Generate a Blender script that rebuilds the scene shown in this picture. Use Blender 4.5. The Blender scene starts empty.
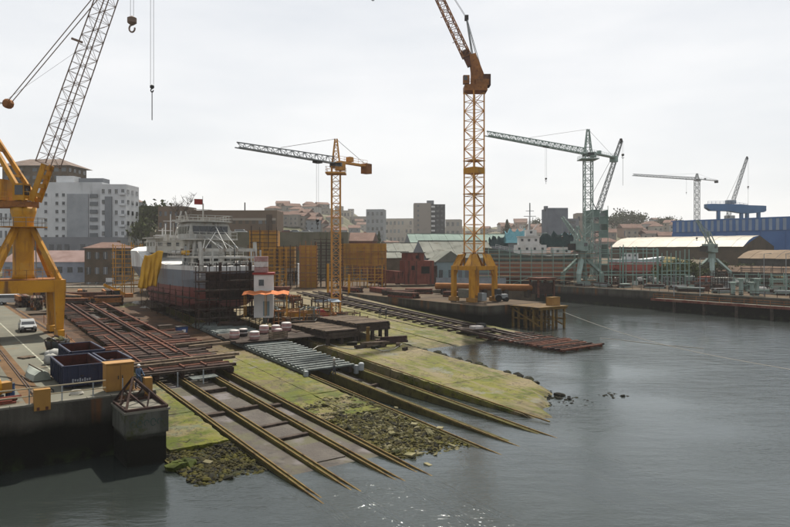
import bpy, math, random
from mathutils import Vector, Matrix, Euler, noise
R = math.radians
rnd = random.Random(11)
sc = bpy.context.scene
col = sc.collection
# ------------------------------------------------------------------ camera, sky, sun, exposure
F, CX, HY, CH = 660.0, 395.0, 250.0, 14.0          # focal length in photo pixels, principal column, horizon row, eye height
cd = bpy.data.cameras.new('camera'); cam = bpy.data.objects.new('camera', cd); col.objects.link(cam)
cam.location = (0, 0, CH); cam.rotation_euler = (R(90), 0, 0)
cd.sensor_fit = 'HORIZONTAL'; cd.sensor_width = 36; cd.lens = 36 * F / 790; cd.shift_y = -13.5 / 790
cd.clip_start = .5; cd.clip_end = 9000
sc.camera = cam
SUN_AZ, SUN_EL = 6, 56                            # degrees right of the view axis, above the horizon
w = bpy.data.worlds.new('World'); sc.world = w; w.use_nodes = True
nt = w.node_tree; bg = nt.nodes['Background']
sky = nt.nodes.new('ShaderNodeTexSky'); sky.sky_type = 'NISHITA'; sky.sun_disc = False
sky.sun_elevation = R(SUN_EL); sky.sun_rotation = R(SUN_AZ); sky.dust_density = 3.5; sky.air_density = 1.0
tc = nt.nodes.new('ShaderNodeTexCoord'); mp = nt.nodes.new('ShaderNodeMapping'); mp.inputs['Scale'].default_value = (1, 1, 4.5)
cn = nt.nodes.new('ShaderNodeTexNoise'); cn.inputs['Scale'].default_value = 2.3; cn.inputs['Detail'].default_value = 5
rp = nt.nodes.new('ShaderNodeValToRGB')
rp.color_ramp.elements[0].position = .3; rp.color_ramp.elements[0].color = (9.0, 9.35, 9.75, 1)
rp.color_ramp.elements[1].position = .62; rp.color_ramp.elements[1].color = (11.0, 11.05, 11.1, 1)
mx = nt.nodes.new('ShaderNodeMixRGB'); mx.inputs[0].default_value = .82   # thin cloud veil over the clear sky
L = nt.links.new
L(tc.outputs['Generated'], mp.inputs[0]); L(mp.outputs[0], cn.inputs[0]); L(cn.outputs[0], rp.inputs[0])
L(sky.outputs[0], mx.inputs[1]); L(rp.outputs[0], mx.inputs[2]); L(mx.outputs[0], bg.inputs[0])
bg.inputs[1].default_value = .055
sd = bpy.data.lights.new('sun', 'SUN'); sun = bpy.data.objects.new('sun', sd); col.objects.link(sun)
sd.energy = 5.0; sd.angle = R(1.0); sd.color = (1, .93, .82)
sdir = Vector((math.sin(R(SUN_AZ)) * math.cos(R(SUN_EL)), math.cos(R(SUN_AZ)) * math.cos(R(SUN_EL)), math.sin(R(SUN_EL))))
sun.rotation_euler = sdir.to_track_quat('Z', 'Y').to_euler(); sun.location = sdir * 300
vs = sc.view_settings; vs.view_transform = 'Standard'; vs.look = 'None'; vs.gamma = 1; vs.use_curve_mapping = False; vs.exposure = .74
sc.cycles.use_denoising = True; sc.cycles.max_bounces = 6; sc.cycles.volume_bounces = 1; sc.cycles.transparent_max_bounces = 12
sc.cycles.caustics_reflective = False; sc.cycles.caustics_refractive = False

# ------------------------------------------------------------------ coordinates: the yard runs along u (inland) and v (across)
TH = math.atan2(475, 660); CU, SU = math.cos(TH), math.sin(TH)
def uv(u, v, z=0): return Vector((-SU * u + CU * v, CU * u + SU * v, z))
def at(px, py, Y): return Vector(((px - CX) / F * Y, Y, CH - (py - HY) / F * Y))
def gp(px, py, z):
    Y = (CH - z) * F / (py - HY); return at(px, py, Y)
def P1(u): return .05 * (u - 34.5)
def P3(u): return .06 * (u - 74)
def gs(px, py, zf=P1, dz=0.0):                     # point on a sloping slip
    z = 1.0
    for _ in range(25):
        p = gp(px, py, z); z = .5 * z + .5 * (zf(-SU * p.x + CU * p.y) + dz)
    return gp(px, py, z)

# ------------------------------------------------------------------ materials
def H(h):
    c = [int(h[i:i + 2], 16) / 255 for i in (0, 2, 4)]
    return tuple([x / 12.92 if x <= .04045 else ((x + .055) / 1.055) ** 2.4 for x in c] + [1])
MATS = {}
ALB = .53                                              # common albedo scale: surface colours darkened for contrast with sun and bright sky
def HA(h):
    c = H(h); return (c[0] * ALB, c[1] * ALB, c[2] * ALB, 1)
def M(name, c, *layers, rough=.75, metal=0., bump=0., bs=6., var=.0, spec=None):
    """c and every layer colour are hex albedos; a layer is (hex, noise scale, lo, hi[, opts])"""
    if name in MATS: return MATS[name]
    m = bpy.data.materials.new(name); m.use_nodes = True; n = m.node_tree.nodes; l = m.node_tree.links.new
    b = n['Principled BSDF']; b.inputs['Roughness'].default_value = rough; b.inputs['Metallic'].default_value = metal
    b.inputs['Specular IOR Level'].default_value = spec if spec is not None else (.08 if rough >= .7 else .25)   # porous, dusty surfaces hardly shine
    g = n.new('ShaderNodeNewGeometry'); cur = n.new('ShaderNodeRGB'); cur.outputs[0].default_value = HA(c); cur = cur.outputs[0]
    for ly in layers:
        hx, s, lo, hi = ly[:4]; o = ly[4] if len(ly) > 4 else {}
        mpn = n.new('ShaderNodeMapping'); mpn.vector_type = 'TEXTURE'
        st = o.get('st', (1, 1, 1)); mpn.inputs['Rotation'].default_value = (0, 0, TH)
        mpn.inputs['Scale'].default_value = tuple(1 / q for q in st); l(g.outputs['Position'], mpn.inputs[0])
        t = n.new('ShaderNodeTexNoise'); t.inputs['Scale'].default_value = s; t.inputs['Detail'].default_value = o.get('d', 5)
        t.inputs['Roughness'].default_value = o.get('r', .6); l(mpn.outputs[0], t.inputs['Vector'])
        src = t.outputs[0]
        if 'line' in o:                                # thin wandering cracks along one contour of the noise
            sb = n.new('ShaderNodeMath'); sb.operation = 'SUBTRACT'; l(src, sb.inputs[0]); sb.inputs[1].default_value = .5
            ab = n.new('ShaderNodeMath'); ab.operation = 'ABSOLUTE'; l(sb.outputs[0], ab.inputs[0]); src = ab.outputs[0]
        f = n.new('ShaderNodeMapRange'); f.inputs[1].default_value = lo; f.inputs[2].default_value = hi; l(src, f.inputs[0])
        f = f.outputs[0]
        if 'z' in o:                                   # tide zone: full below z[0], gone above z[1]; 'u' the same inland
            ax, (a0, a1) = 2, o['z']
            sp = n.new('ShaderNodeSeparateXYZ'); l(g.outputs['Position'], sp.inputs[0])
            ad = n.new('ShaderNodeMath'); ad.operation = 'MULTIPLY_ADD'; l(t.outputs[0], ad.inputs[0]); ad.inputs[1].default_value = (a1 - a0) * 1.2
            l(sp.outputs[ax], ad.inputs[2])
            zr = n.new('ShaderNodeMapRange'); zr.inputs[1].default_value = a0 + (a1 - a0) * .6; zr.inputs[2].default_value = a1 + (a1 - a0) * .6
            zr.inputs[3].default_value = 1; zr.inputs[4].default_value = 0; l(ad.outputs[0], zr.inputs[0])
            mu = n.new('ShaderNodeMath'); mu.operation = 'MULTIPLY'; l(f, mu.inputs[0]); l(zr.outputs[0], mu.inputs[1]); f = mu.outputs[0]
        if 'u' in o:
            m2 = n.new('ShaderNodeMapping'); m2.vector_type = 'TEXTURE'; m2.inputs['Rotation'].default_value = (0, 0, TH); l(g.outputs['Position'], m2.inputs[0])
            sp = n.new('ShaderNodeSeparateXYZ'); l(m2.outputs[0], sp.inputs[0])
            zr = n.new('ShaderNodeMapRange'); zr.inputs[1].default_value = o['u'][0]; zr.inputs[2].default_value = o['u'][1]; l(sp.outputs[1], zr.inputs[0])
            mu = n.new('ShaderNodeMath'); mu.operation = 'MULTIPLY'; l(f, mu.inputs[0]); l(zr.outputs[0], mu.inputs[1]); f = mu.outputs[0]
        if 'a' in o:
            mu = n.new('ShaderNodeMath'); mu.operation = 'MULTIPLY'; l(f, mu.inputs[0]); mu.inputs[1].default_value = o['a']; f = mu.outputs[0]
        mixn = n.new('ShaderNodeMixRGB'); l(f, mixn.inputs[0]); l(cur, mixn.inputs[1]); mixn.inputs[2].default_value = HA(hx); cur = mixn.outputs[0]
    if var:
        oi = n.new('ShaderNodeObjectInfo'); hs = n.new('ShaderNodeHueSaturation'); mr = n.new('ShaderNodeMapRange')
        mr.inputs[3].default_value = 1 - var; mr.inputs[4].default_value = 1 + var; l(oi.outputs['Random'], mr.inputs[0])
        l(mr.outputs[0], hs.inputs['Value']); l(cur, hs.inputs['Color']); cur = hs.outputs[0]
    l(cur, b.inputs['Base Color'])
    if bump:
        t = n.new('ShaderNodeTexNoise'); t.inputs['Scale'].default_value = bs; t.inputs['Detail'].default_value = 6; l(g.outputs['Position'], t.inputs['Vector'])
        bp = n.new('ShaderNodeBump'); bp.inputs['Strength'].default_value = min(1, bump); bp.inputs['Distance'].default_value = .1; l(t.outputs[0], bp.inputs['Height']); l(bp.outputs[0], b.inputs['Normal'])
    MATS[name] = m; return m

STK = {'st': (1, 1, .12)}                              # streaks that run down a wall
rust = M('rust', '64443a', ('7e5444', .9, .4, .65), ('332a28', 2.5, .52, .7), rough=.9, bump=.3, var=.25)
rust_dark = M('rust_dark', '433634', ('5a463e', .7, .4, .65), ('262121', 2., .5, .7), rough=.9, bump=.3, var=.3)
rust_red = M('rust_red', '84453a', ('8f5244', .5, .4, .65), ('452825', 1.6, .52, .7, STK), rough=.8)
yellow = M('yellow_paint', 'dc9c14', ('c28514', .5, .45, .7), ('cda552', .35, .58, .68, {'a': .6}), ('7c542c', 1.5, .53, .7, STK), ('5f4228', 4, .62, .74, STK), rough=.55, var=.06)
mast_orange = M('mast_orange', 'e8a850', ('cc8c3a', .5, .45, .7), ('845a3a', 1.5, .6, .78), rough=.6)
yellow_box = M('yellow_box', 'b5873f', ('9c7036', .6, .4, .7), ('7a4a22', 2, .62, .8, STK), rough=.6)
ochre = M('ochre_sheet', 'c48f1e', ('ab7a1c', .25, .4, .7), ('8a6628', .7, .58, .75, STK), rough=.6, var=.1)
orange_rust = M('orange_rust', 'b57a44', ('94603a', .5, .4, .65), ('5c4234', 2, .55, .75), rough=.7, var=.1)
green_steel = M('green_steel', 'a3b8b0', ('8aa098', .4, .4, .7), ('857868', 1.5, .66, .8), rough=.6, var=.1)
green_pole = M('green_pole', '8fb0a5', rough=.6, var=.15)
grey_steel = M('grey_steel', 'a9b0b2', ('868c8e', .5, .4, .7), rough=.5, var=.12)
dark_steel = M('dark_steel', '35383a', ('4a3a32', 1., .5, .7), rough=.6, metal=.3)
galv = M('galvanised', '7d8683', ('565d5b', 1.2, .4, .65), ('55504a', 3, .58, .75), rough=.55, metal=.2, var=.2, bump=.2)
jib_steel = M('jib_steel', 'a18a7c', ('7d6a60', .6, .4, .7), rough=.7)
white = M('white_paint', 'f2f2f0', ('dcdad4', .4, .45, .7), ('8a7868', 1.2, .66, .82, STK), rough=.5)
white_wall = M('white_wall', 'eef1f4', ('d6d9dc', .1, .4, .7), ('a5a8aa', .5, .6, .8, STK), rough=.9)
grey_wall = M('grey_wall', '8f949a', ('7f848a', .1, .4, .7), rough=.9)
glass = M('window_glass', '2a3138', rough=.15, spec=.6)
dark = M('dark_void', '1a1a1b', rough=.9)
black = M('black_rubber', '202022', rough=.8)
blue_skip = M('blue_skip', '27304f', ('1d2540', .8, .4, .7), ('5a3c30', 2.2, .62, .78), rough=.55)
skip_in = M('skip_inside', '5a2f28', ('33201e', 1, .4, .65), rough=.9)
concrete = M('concrete', '8e8b80', ('75736a', .4, .4, .65), ('5f5a50', 1.5, .58, .75), rough=.95, bump=.3)
pave = M('quay_pavement', '807f72', ('6b6a60', .12, .35, .65), ('86705a', .3, .56, .72), ('5d5f58', .8, .6, .75), rough=.95, bump=.2)
ochre_strip = M('ochre_strip', '7a6046', ('665038', .5, .4, .65), ('5a4636', 2, .55, .75), rough=.95)
quaywall = M('quay_wall', '5f5c54', ('45423c', .6, .42, .62, STK), ('7a5232', .5, .55, .66, {'st': (1, 1, .06)}), ('12130f', .5, 0, .02, {'z': (2.2, 3.1)}), ('2f3a20', .9, .45, .65, {'z': (.3, 1.1)}), rough=.9, bump=.5)
slab = M('slip_slab', '6a5f48', ('857857', .15, .42, .6), ('6a6e10', .12, .43, .55, {'z': (2.2, 3.4), 'a': .9, 'r': .72}), ('7d744c', .6, .48, .62, {'st': (2.5, .35, 1), 'a': .8}), ('807d80', .2, .56, .62, {'a': .75, 'r': .75}), ('5f6a58', .3, .57, .63, {'a': .7, 'r': .7}),
         ('4f5a10', .2, .48, .57, {'z': (.9, 1.9), 'r': .7}), ('231f16', .35, .011, .004, {'line': 1, 'a': .7, 'd': 8}), ('2a2818', .5, .4, .6, {'z': (.05, .5)}), ('4a4232', .7, .54, .64, {'a': .8, 'r': .78}), ('2f2b22', 2.5, .6, .7, {'a': .8, 'r': .75}), ('5f4632', .06, .2, .3, {'u': (70, 84)}), ('3d3025', .4, .45, .62, {'u': (72, 90)}), rough=.75, bump=.6, bs=3)
slab3 = M('slip_slab_pale', '75694f', ('8a7d60', .15, .42, .6), ('70721a', .12, .44, .56, {'z': (2.0, 3.0), 'a': .85, 'r': .72}), ('545e14', .2, .49, .58, {'z': (.9, 1.8), 'r': .7}), ('231f16', .35, .011, .004, {'line': 1, 'a': .7, 'd': 8}), ('2a2818', .5, .4, .6, {'z': (.05, .5)}), ('7d7d74', .25, .57, .63, {'a': .7, 'r': .75}), ('4c4434', .7, .54, .64, {'a': .8, 'r': .78}), ('80765a', .6, .48, .62, {'st': (2.5, .35, 1), 'a': .8}), ('2f2b22', 2.5, .6, .7, {'a': .8, 'r': .75}), rough=.75, bump=.6, bs=3)
mud = M('slip_mud', '3e352d', ('504a41', .5, .42, .6), ('2c2620', 1.4, .5, .66), ('4c4a2c', .3, .5, .62), ('6a6464', .25, .56, .64), rough=.72, bump=.6, bs=2.5, spec=.2)
beam_m = M('slip_beam', '4d4930', ('5f5a30', .5, .4, .62, {'st': (1, .3, 1)}), ('3a3520', 1.4, .5, .7), rough=.9, bump=.4)
beam_dark = M('slip_beam_side', '3f3d30', ('2c2b22', .8, .4, .65), ('4d5524', .5, .55, .7), rough=.9, bump=.4)
rail_y = M('rail_rusty_yellow', '75603a', ('857245', .7, .4, .65), ('4e3a28', 1.8, .5, .68), rough=.8)
rail_steel = M('rail_steel', '54423a', ('3a302c', 1, .4, .65), rough=.6, metal=.3)
timber = M('timber', '6d5f50', ('857564', .8, .4, .65), ('463d36', 2, .52, .7), rough=.9, var=.3)
timber_dark = M('timber_dark', '453c36', ('5b5049', .8, .4, .65), ('2d2826', 2, .52, .7), rough=.9, var=.3)
timber_y = M('timber_yellow', '8e713a', ('6b5436', .8, .4, .65), rough=.9, var=.15)
rock_m = M('rock', '55502f', ('6e6a30', .6, .45, .65), ('2f2d22', 1.8, .5, .68), rough=.9, bump=.5, var=.35)
rock_pale = M('rock_pale', '8b8568', ('6a6848', .8, .4, .65), rough=.9, bump=.4, var=.25)
rock_dark = M('rock_dark', '2b2a22', ('454826', .8, .5, .7), rough=.85, bump=.5, var=.3)
soil = M('yard_soil', '574b3f', ('6a5a47', .08, .4, .65), ('433a31', .4, .5, .7), ('7a6c5a', .2, .56, .72), rough=.95, bump=.3)
roof_grey = M('roof_grey', '767a72', ('8b8d84', .08, .4, .65), ('5d5f57', .3, .52, .7), ('6e6350', .6, .6, .75), rough=.8)
roof_green = M('roof_green', '7f958c', ('6a7f78', .1, .4, .65), rough=.8)
terra = M('terracotta', '80675d', ('6c564e', .3, .4, .65), ('8f7a70', 1., .55, .72), rough=.9, var=.15)
pink_roof = M('pink_roof', '9c8580', ('8a726c', .3, .4, .65), rough=.9)
stone_b = M('stone_brown', '756655', ('5c5042', .3, .4, .65), rough=.9)
brown_b = M('brown_building', '857363', ('776657', .1, .4, .65), rough=.9)
blue_shed = M('blue_shed', '4f80c0', ('4574b2', .1, .4, .65), rough=.5)
blue_pale = M('blue_panel', 'a3b5cb', ('93a6bd', .2, .4, .65), rough=.5, var=.05)
blue_gantry = M('blue_gantry', '5480a6', ('4a7598', .2, .4, .65), rough=.5)
tarp_blue = M('tarp_blue', '8fd0dc', ('78bccb', .5, .4, .65), rough=.6)
tarp_dark = M('tarp_dark', '2f4a4c', ('263c40', .5, .4, .65), rough=.7)
tarp_yellow = M('tarp_yellow', 'f0b824', ('d9a31e', .6, .4, .65), rough=.5)
orange_canvas = M('orange_canvas', 'd98550', ('c27044', 1, .4, .65), rough=.8)
red = M('red_paint', '9c2f2a', rough=.6)
pink = M('pink_wrap', 'c09a96', ('a87c78', 2, .4, .65), rough=.6, var=.15)
wrap = M('white_wrap', 'e8e2de', ('cfc6c2', 2, .4, .65), rough=.5, var=.1)
net = M('green_net', '8aa09a', ('768d86', .3, .4, .65), rough=.9)
leaf = M('leaf', '4a5430', ('5d653a', .8, .4, .65), rough=.9, var=.1)
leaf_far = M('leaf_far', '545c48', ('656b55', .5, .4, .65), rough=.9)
bark = M('bark', '574c44', rough=.95)
grass = M('dry_grass', '8a7b55', ('6d6a44', .3, .4, .65), rough=.95, bump=.4)
rope_m = M('rope', 'c9c6bc', rough=.8)
cable = M('cable', '55514d', rough=.7)
cable_pale = M('cable_pale', 'a8a8a6', rough=.7)
brick_b = M('brick_red', '8f5848', ('7c4a3d', .5, .4, .65), rough=.9)
lightblue = M('lightblue_wall', '9db1b6', ('87a0a6', .2, .4, .65), rough=.8)
CREAMS = [M('plaster%d' % i, c, ('8d8a86', .15, .56, .8), rough=.9) for i, c in enumerate(['c4bfb6', 'b5aca0', 'c9c5c0', 'a8a29a', 'b89f90', '9da3a8'])]

# ------------------------------------------------------------------ mesh helpers
class MB:
    def __init__(s): s.v = []; s.f = []
    def add(s, vs_, fs):
        k = len(s.v); s.v += [tuple(p) for p in vs_]; s.f += [tuple(i + k for i in f) for f in fs]; return s
    def box(s, c, d, rz=0, M4=None):
        x, y, z = d[0] / 2, d[1] / 2, d[2] / 2
        vs_ = [Vector(p) for p in ((-x, -y, -z), (x, -y, -z), (x, y, -z), (-x, y, -z), (-x, -y, z), (x, -y, z), (x, y, z), (-x, y, z))]
        m = M4 or Matrix.Rotation(rz, 4, 'Z')
        return s.add([m @ p + Vector(c) for p in vs_], BOXF)
    def bar(s, p0, p1, w, h=None):
        p0, p1 = Vector(p0), Vector(p1); m, ln = frame(p0, p1); h = h or w
        return s.box((p0 + p1) / 2, (w, ln, h), M4=m)
    def tube(s, p0, p1, r, r1=None, n=8, cap=True):
        p0, p1 = Vector(p0), Vector(p1); m, ln = frame(p0, p1); r1 = r if r1 is None else r1
        a = [m @ Vector((r * math.cos(6.2832 * i / n), 0, r * math.sin(6.2832 * i / n))) + p0 for i in range(n)]
        b = [m @ Vector((r1 * math.cos(6.2832 * i / n), 0, r1 * math.sin(6.2832 * i / n))) + p1 for i in range(n)]
        fs = [(i, i + n, (i + 1) % n + n, (i + 1) % n) for i in range(n)]
        if cap: fs += [tuple(range(n)), tuple(range(2 * n - 1, n - 1, -1))]
        return s.add(a + b, fs)
    def prism(s, poly, z0, z1):
        n = len(poly); z0f = z0 if callable(z0) else (lambda p: z0); z1f = z1 if callable(z1) else (lambda p: z1)
        a = [(p[0], p[1], z0f(p)) for p in poly]; b = [(p[0], p[1], z1f(p)) for p in poly]
        return s.add(a + b, [tuple(range(n - 1, -1, -1)), tuple(range(n, 2 * n))] + [(i, (i + 1) % n, (i + 1) % n + n, i + n) for i in range(n)])
    def lathe(s, prof, n=16, c=(0, 0, 0)):
        vs_ = []; fs = []
        for r, z in prof: vs_ += [(c[0] + r * math.cos(6.2832 * i / n), c[1] + r * math.sin(6.2832 * i / n), c[2] + z) for i in range(n)]
        for k in range(len(prof) - 1): fs += [(k * n + i, k * n + (i + 1) % n, (k + 1) * n + (i + 1) % n, (k + 1) * n + i) for i in range(n)]
        fs += [tuple(range(n - 1, -1, -1)), tuple(range((len(prof) - 1) * n, len(prof) * n))]
        return s.add(vs_, fs)
    def loft(s, secs, closed=True, caps=True):
        n = len(secs[0]); vs_ = [p for q in secs for p in q]; fs = []
        for k in range(len(secs) - 1):
            for i in range(n if closed else n - 1): fs.append((k * n + i, k * n + (i + 1) % n, (k + 1) * n + (i + 1) % n, (k + 1) * n + i))
        if caps: fs += [tuple(range(n - 1, -1, -1)), tuple(range((len(secs) - 1) * n, len(secs) * n))]
        return s.add(vs_, fs)
    def mesh(s, name, mat, smooth=False):
        me = bpy.data.meshes.new(name); me.from_pydata(s.v, [], s.f); me.materials.append(mat)
        if smooth: me.polygons.foreach_set('use_smooth', [True] * len(me.polygons))
        me.update(); return me
    def build(s, name, mat, par=None, loc=(0, 0, 0), rot=(0, 0, 0), smooth=False):
        return link(name, s.mesh(name, mat, smooth), par, loc, rot)
BOXF = [(0, 3, 2, 1), (4, 5, 6, 7), (0, 1, 5, 4), (1, 2, 6, 5), (2, 3, 7, 6), (3, 0, 4, 7)]
def frame(p0, p1):
    d = p1 - p0; ln = d.length; y = d.normalized()
    x = y.cross(Vector((0, 0, 1)))
    x = Vector((1, 0, 0)) if x.length < 1e-4 else x.normalized()
    z = x.cross(y); return Matrix((x, y, z)).transposed().to_4x4(), ln
def link(name, data, par=None, loc=(0, 0, 0), rot=(0, 0, 0)):
    o = bpy.data.objects.new(name, data); col.objects.link(o); o.parent = par; o.location = loc; o.rotation_euler = rot; return o
def tag(o, label, cat, group=None):
    o['label'] = label; o['category'] = cat
    if group: o['group'] = group
    return o
def struct(o): o['kind'] = 'structure'; return o
def thing(name, label, cat, loc=(0, 0, 0), rz=0, group=None, rx=0):
    return tag(link(name, None, None, loc, (rx, 0, rz)), label, cat, group)
CACHE = {}
def cbox(d, mat):
    k = ('b', mat.name) + tuple(round(q, 2) for q in d)
    if k not in CACHE: CACHE[k] = MB().box((0, 0, 0), d).mesh('box', mat)
    return CACHE[k]
def box(name, par, c, d, mat, rz=0): return link(name, cbox(d, mat), par, c, (0, 0, rz))
def bar(name, par, p0, p1, w, h, mat):
    p0, p1 = Vector(p0), Vector(p1); m, ln = frame(p0, p1)
    return link(name, cbox((w, ln, h or w), mat), par, (p0 + p1) / 2, m.to_euler())
def tube(name, par, p0, p1, r, mat, n=8):
    p0, p1 = Vector(p0), Vector(p1); m, ln = frame(p0, p1)
    k = ('t', mat.name, round(r, 3), round(ln, 2), n)
    if k not in CACHE:
        CACHE[k] = MB().tube((0, -ln / 2, 0), (0, ln / 2, 0), r, n=n).mesh('tube', mat, False)
    return link(name, CACHE[k], par, (p0 + p1) / 2, m.to_euler())
def lattice(par, name, p0, p1, w0, w1, seg, mat, chord=.15, brace=.08, tri=False, up=None, h0=None, h1=None):
    """a lattice girder: the bracing is the part, each chord a sub-part"""
    p0, p1 = Vector(p0), Vector(p1); m, ln = frame(p0, p1)
    if up is not None:
        y = (p1 - p0).normalized(); x = y.cross(Vector(up)).normalized(); z = x.cross(y); m = Matrix((x, y, z)).transposed().to_4x4()
    h0 = h0 or w0; h1 = h1 or w1
    cs = [(-.5, -.5), (.5, -.5), (0, .5)] if tri else [(-.5, -.5), (.5, -.5), (.5, .5), (-.5, .5)]
    def pt(c, t): return m @ Vector((c[0] * (w0 + (w1 - w0) * t), ln * t, c[1] * (h0 + (h1 - h0) * t))) + p0
    b = MB(); nc = len(cs)
    for k in range(seg):
        t0, t1 = k / seg, (k + 1) / seg
        for i in range(nc):
            j = (i + 1) % nc
            b.bar(pt(cs[i], t0), pt(cs[j], t0), brace)
            if (k + i) % 2: b.bar(pt(cs[i], t0), pt(cs[j], t1), brace)
            else: b.bar(pt(cs[j], t0), pt(cs[i], t1), brace)
    o = b.build(name, mat, par)
    for c in cs: bar('chord', o, pt(c, 0), pt(c, 1), chord, chord, mat)
    return o
def railing(par, pts, h=1.0, step=1.6, mat=None, r=.035, name='railing', levels=2):
    b = MB(); mat = mat or white
    for a, c in zip(pts[:-1], pts[1:]):
        a, c = Vector(a), Vector(c); n = max(1, int((c - a).length / step))
        for k in range(n + 1):
            p = a.lerp(c, k / n); b.bar(p, p + Vector((0, 0, h)), r * 1.6)
        for q in range(levels):
            z = Vector((0, 0, h * (q + 1) / levels)); b.bar(a + z, c + z, r * 1.6)
    return b.build(name, mat, par)
def wire(name, par, pts, r, mat):
    b = MB()
    for a, c in zip(pts[:-1], pts[1:]): b.tube(a, c, r, n=5)
    return b.build(name, mat, par)
def jag(p, a): return tuple(q + rnd.uniform(-a, a) for q in p)
def stone(r, mat, seed):
    k = ('s', seed, mat.name)
    if k not in CACHE:
        q = random.Random(seed); b = MB()
        prof = [(.35, -.5), (.85, -.3), (1, .05), (.7, .4), (.3, .52)]
        b.lathe(prof, 7)
        b.v = [(x * q.uniform(.75, 1.2), y * q.uniform(.75, 1.2), z * q.uniform(.7, 1.2)) for x, y, z in b.v]
        CACHE[k] = b.mesh('stone', mat)
    return CACHE[k]
# ------------------------------------------------------------------ the setting: water, ground, quays, slipways
def water_mat():
    m = bpy.data.materials.new('harbour_water'); m.use_nodes = True; n = m.node_tree.nodes; l = m.node_tree.links.new
    n.remove(n['Principled BSDF']); out = n['Material Output']
    g = n.new('ShaderNodeNewGeometry')
    def nz(s, st, d):
        mp_ = n.new('ShaderNodeMapping'); mp_.inputs['Scale'].default_value = st; l(g.outputs['Position'], mp_.inputs[0])
        t = n.new('ShaderNodeTexNoise'); t.inputs['Scale'].default_value = s; t.inputs['Detail'].default_value = d; t.inputs['Roughness'].default_value = .55; l(mp_.outputs[0], t.inputs['Vector']); return t.outputs[0]
    a = nz(.6, (.55, 1.3, 1), 5); b = nz(4.5, (.6, 1.2, 1), 4); c = nz(.035, (1, 1.4, 1), 2)
    mu = n.new('ShaderNodeMath'); mu.operation = 'MULTIPLY_ADD'; l(b, mu.inputs[0]); mu.inputs[1].default_value = .26; l(a, mu.inputs[2])
    # gusts: ripples are stronger in some patches than in others
    gm = n.new('ShaderNodeMapRange'); l(c, gm.inputs[0]); gm.inputs[1].default_value = .4; gm.inputs[2].default_value = .6; gm.inputs[3].default_value = .18; gm.inputs[4].default_value = .72
    bp = n.new('ShaderNodeBump'); bp.inputs['Distance'].default_value = .22; l(gm.outputs[0], bp.inputs['Strength']); l(mu.outputs[0], bp.inputs['Height'])
    gl = n.new('ShaderNodeBsdfGlossy'); gl.inputs['Roughness'].default_value = .1; gl.inputs['Color'].default_value = (.9, .96, 1, 1); l(bp.outputs[0], gl.inputs['Normal'])
    df = n.new('ShaderNodeBsdfDiffuse'); df.inputs['Color'].default_value = H('282d2b')
    tr = n.new('ShaderNodeBsdfTransparent'); tr.inputs['Color'].default_value = (.75, .8, .7, 1)
    m1 = n.new('ShaderNodeMixShader'); m1.inputs[0].default_value = .24; l(df.outputs[0], m1.inputs[1]); l(tr.outputs[0], m1.inputs[2])
    fr = n.new('ShaderNodeFresnel'); fr.inputs['IOR'].default_value = 1.42; l(bp.outputs[0], fr.inputs['Normal'])
    m2 = n.new('ShaderNodeMixShader'); l(fr.outputs[0], m2.inputs[0]); l(m1.outputs[0], m2.inputs[1]); l(gl.outputs[0], m2.inputs[2]); l(m2.outputs[0], out.inputs[0])
    return m
def quad(name, pts, mat, par=None): return MB().add(pts, [tuple(range(len(pts)))]).build(name, mat, par)
struct(quad('water', [(-400, -120, 0), (700, -120, 0), (700, 330, 0), (-400, 330, 0)], water_mat()))
bed_m = mud
struct(quad('sea_bed', [(-400, -120, -4.5), (700, -120, -4.5), (700, 330, -4.5), (-400, 330, -4.5)], bed_m))

def sm(a, b, x):
    t = max(0, min(1, (x - a) / (b - a))); return t * t * (3 - 2 * t)
def hz(x, y):
    """height of the natural ground behind the yard"""
    n1 = noise.noise((x * .004, y * .004, 1.3)); n2 = noise.noise((x * .012, y * .012, 4.1))
    left = sm(-5, -70, x) * (sm(236, 300, y) * 14 + sm(300, 520, y) * 18)
    far = sm(330, 900, y) * 34 + sm(900, 1700, y) * 26
    far = far * (.75 + .5 * n1) + sm(30, 150, x) * sm(300, 500, y) * 15
    return 3.9 + left + max(0, far) + n2 * 3 * sm(300, 600, y)
tb = MB(); ys = [150, 200, 215, 230, 240, 250, 260, 275, 290, 310, 330, 360, 400] + [400 + 40 * k for k in range(1, 20)] + [1300, 1500, 1700, 2000, 2400, 2800]
xs = [s * q for s, q in [(-1, q) for q in (2500, 2000, 1600, 1100, 800, 600)]] + [-450 + 30 * k for k in range(38)] + [750, 950, 1200, 1600, 2000, 2500]
def inland(x, y):
    return hz(x, y) if (-SU * x + CU * y > 150) else -6
gv = [(x, y, inland(x, y)) for y in ys for x in xs]; nx = len(xs)
tb.add(gv, [(j * nx + i, j * nx + i + 1, (j + 1) * nx + i + 1, (j + 1) * nx + i) for j in range(len(ys) - 1) for i in range(nx - 1)])
town_ground = M('town_ground', '6d6a58', ('7d7664', .02, .4, .65), ('4d5238', .03, .48, .62), rough=.95)
struct(tb.build('terrain', town_ground))

def uvpoly(pts): return [tuple(uv(a, b))[:2] for a, b in pts]
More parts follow.
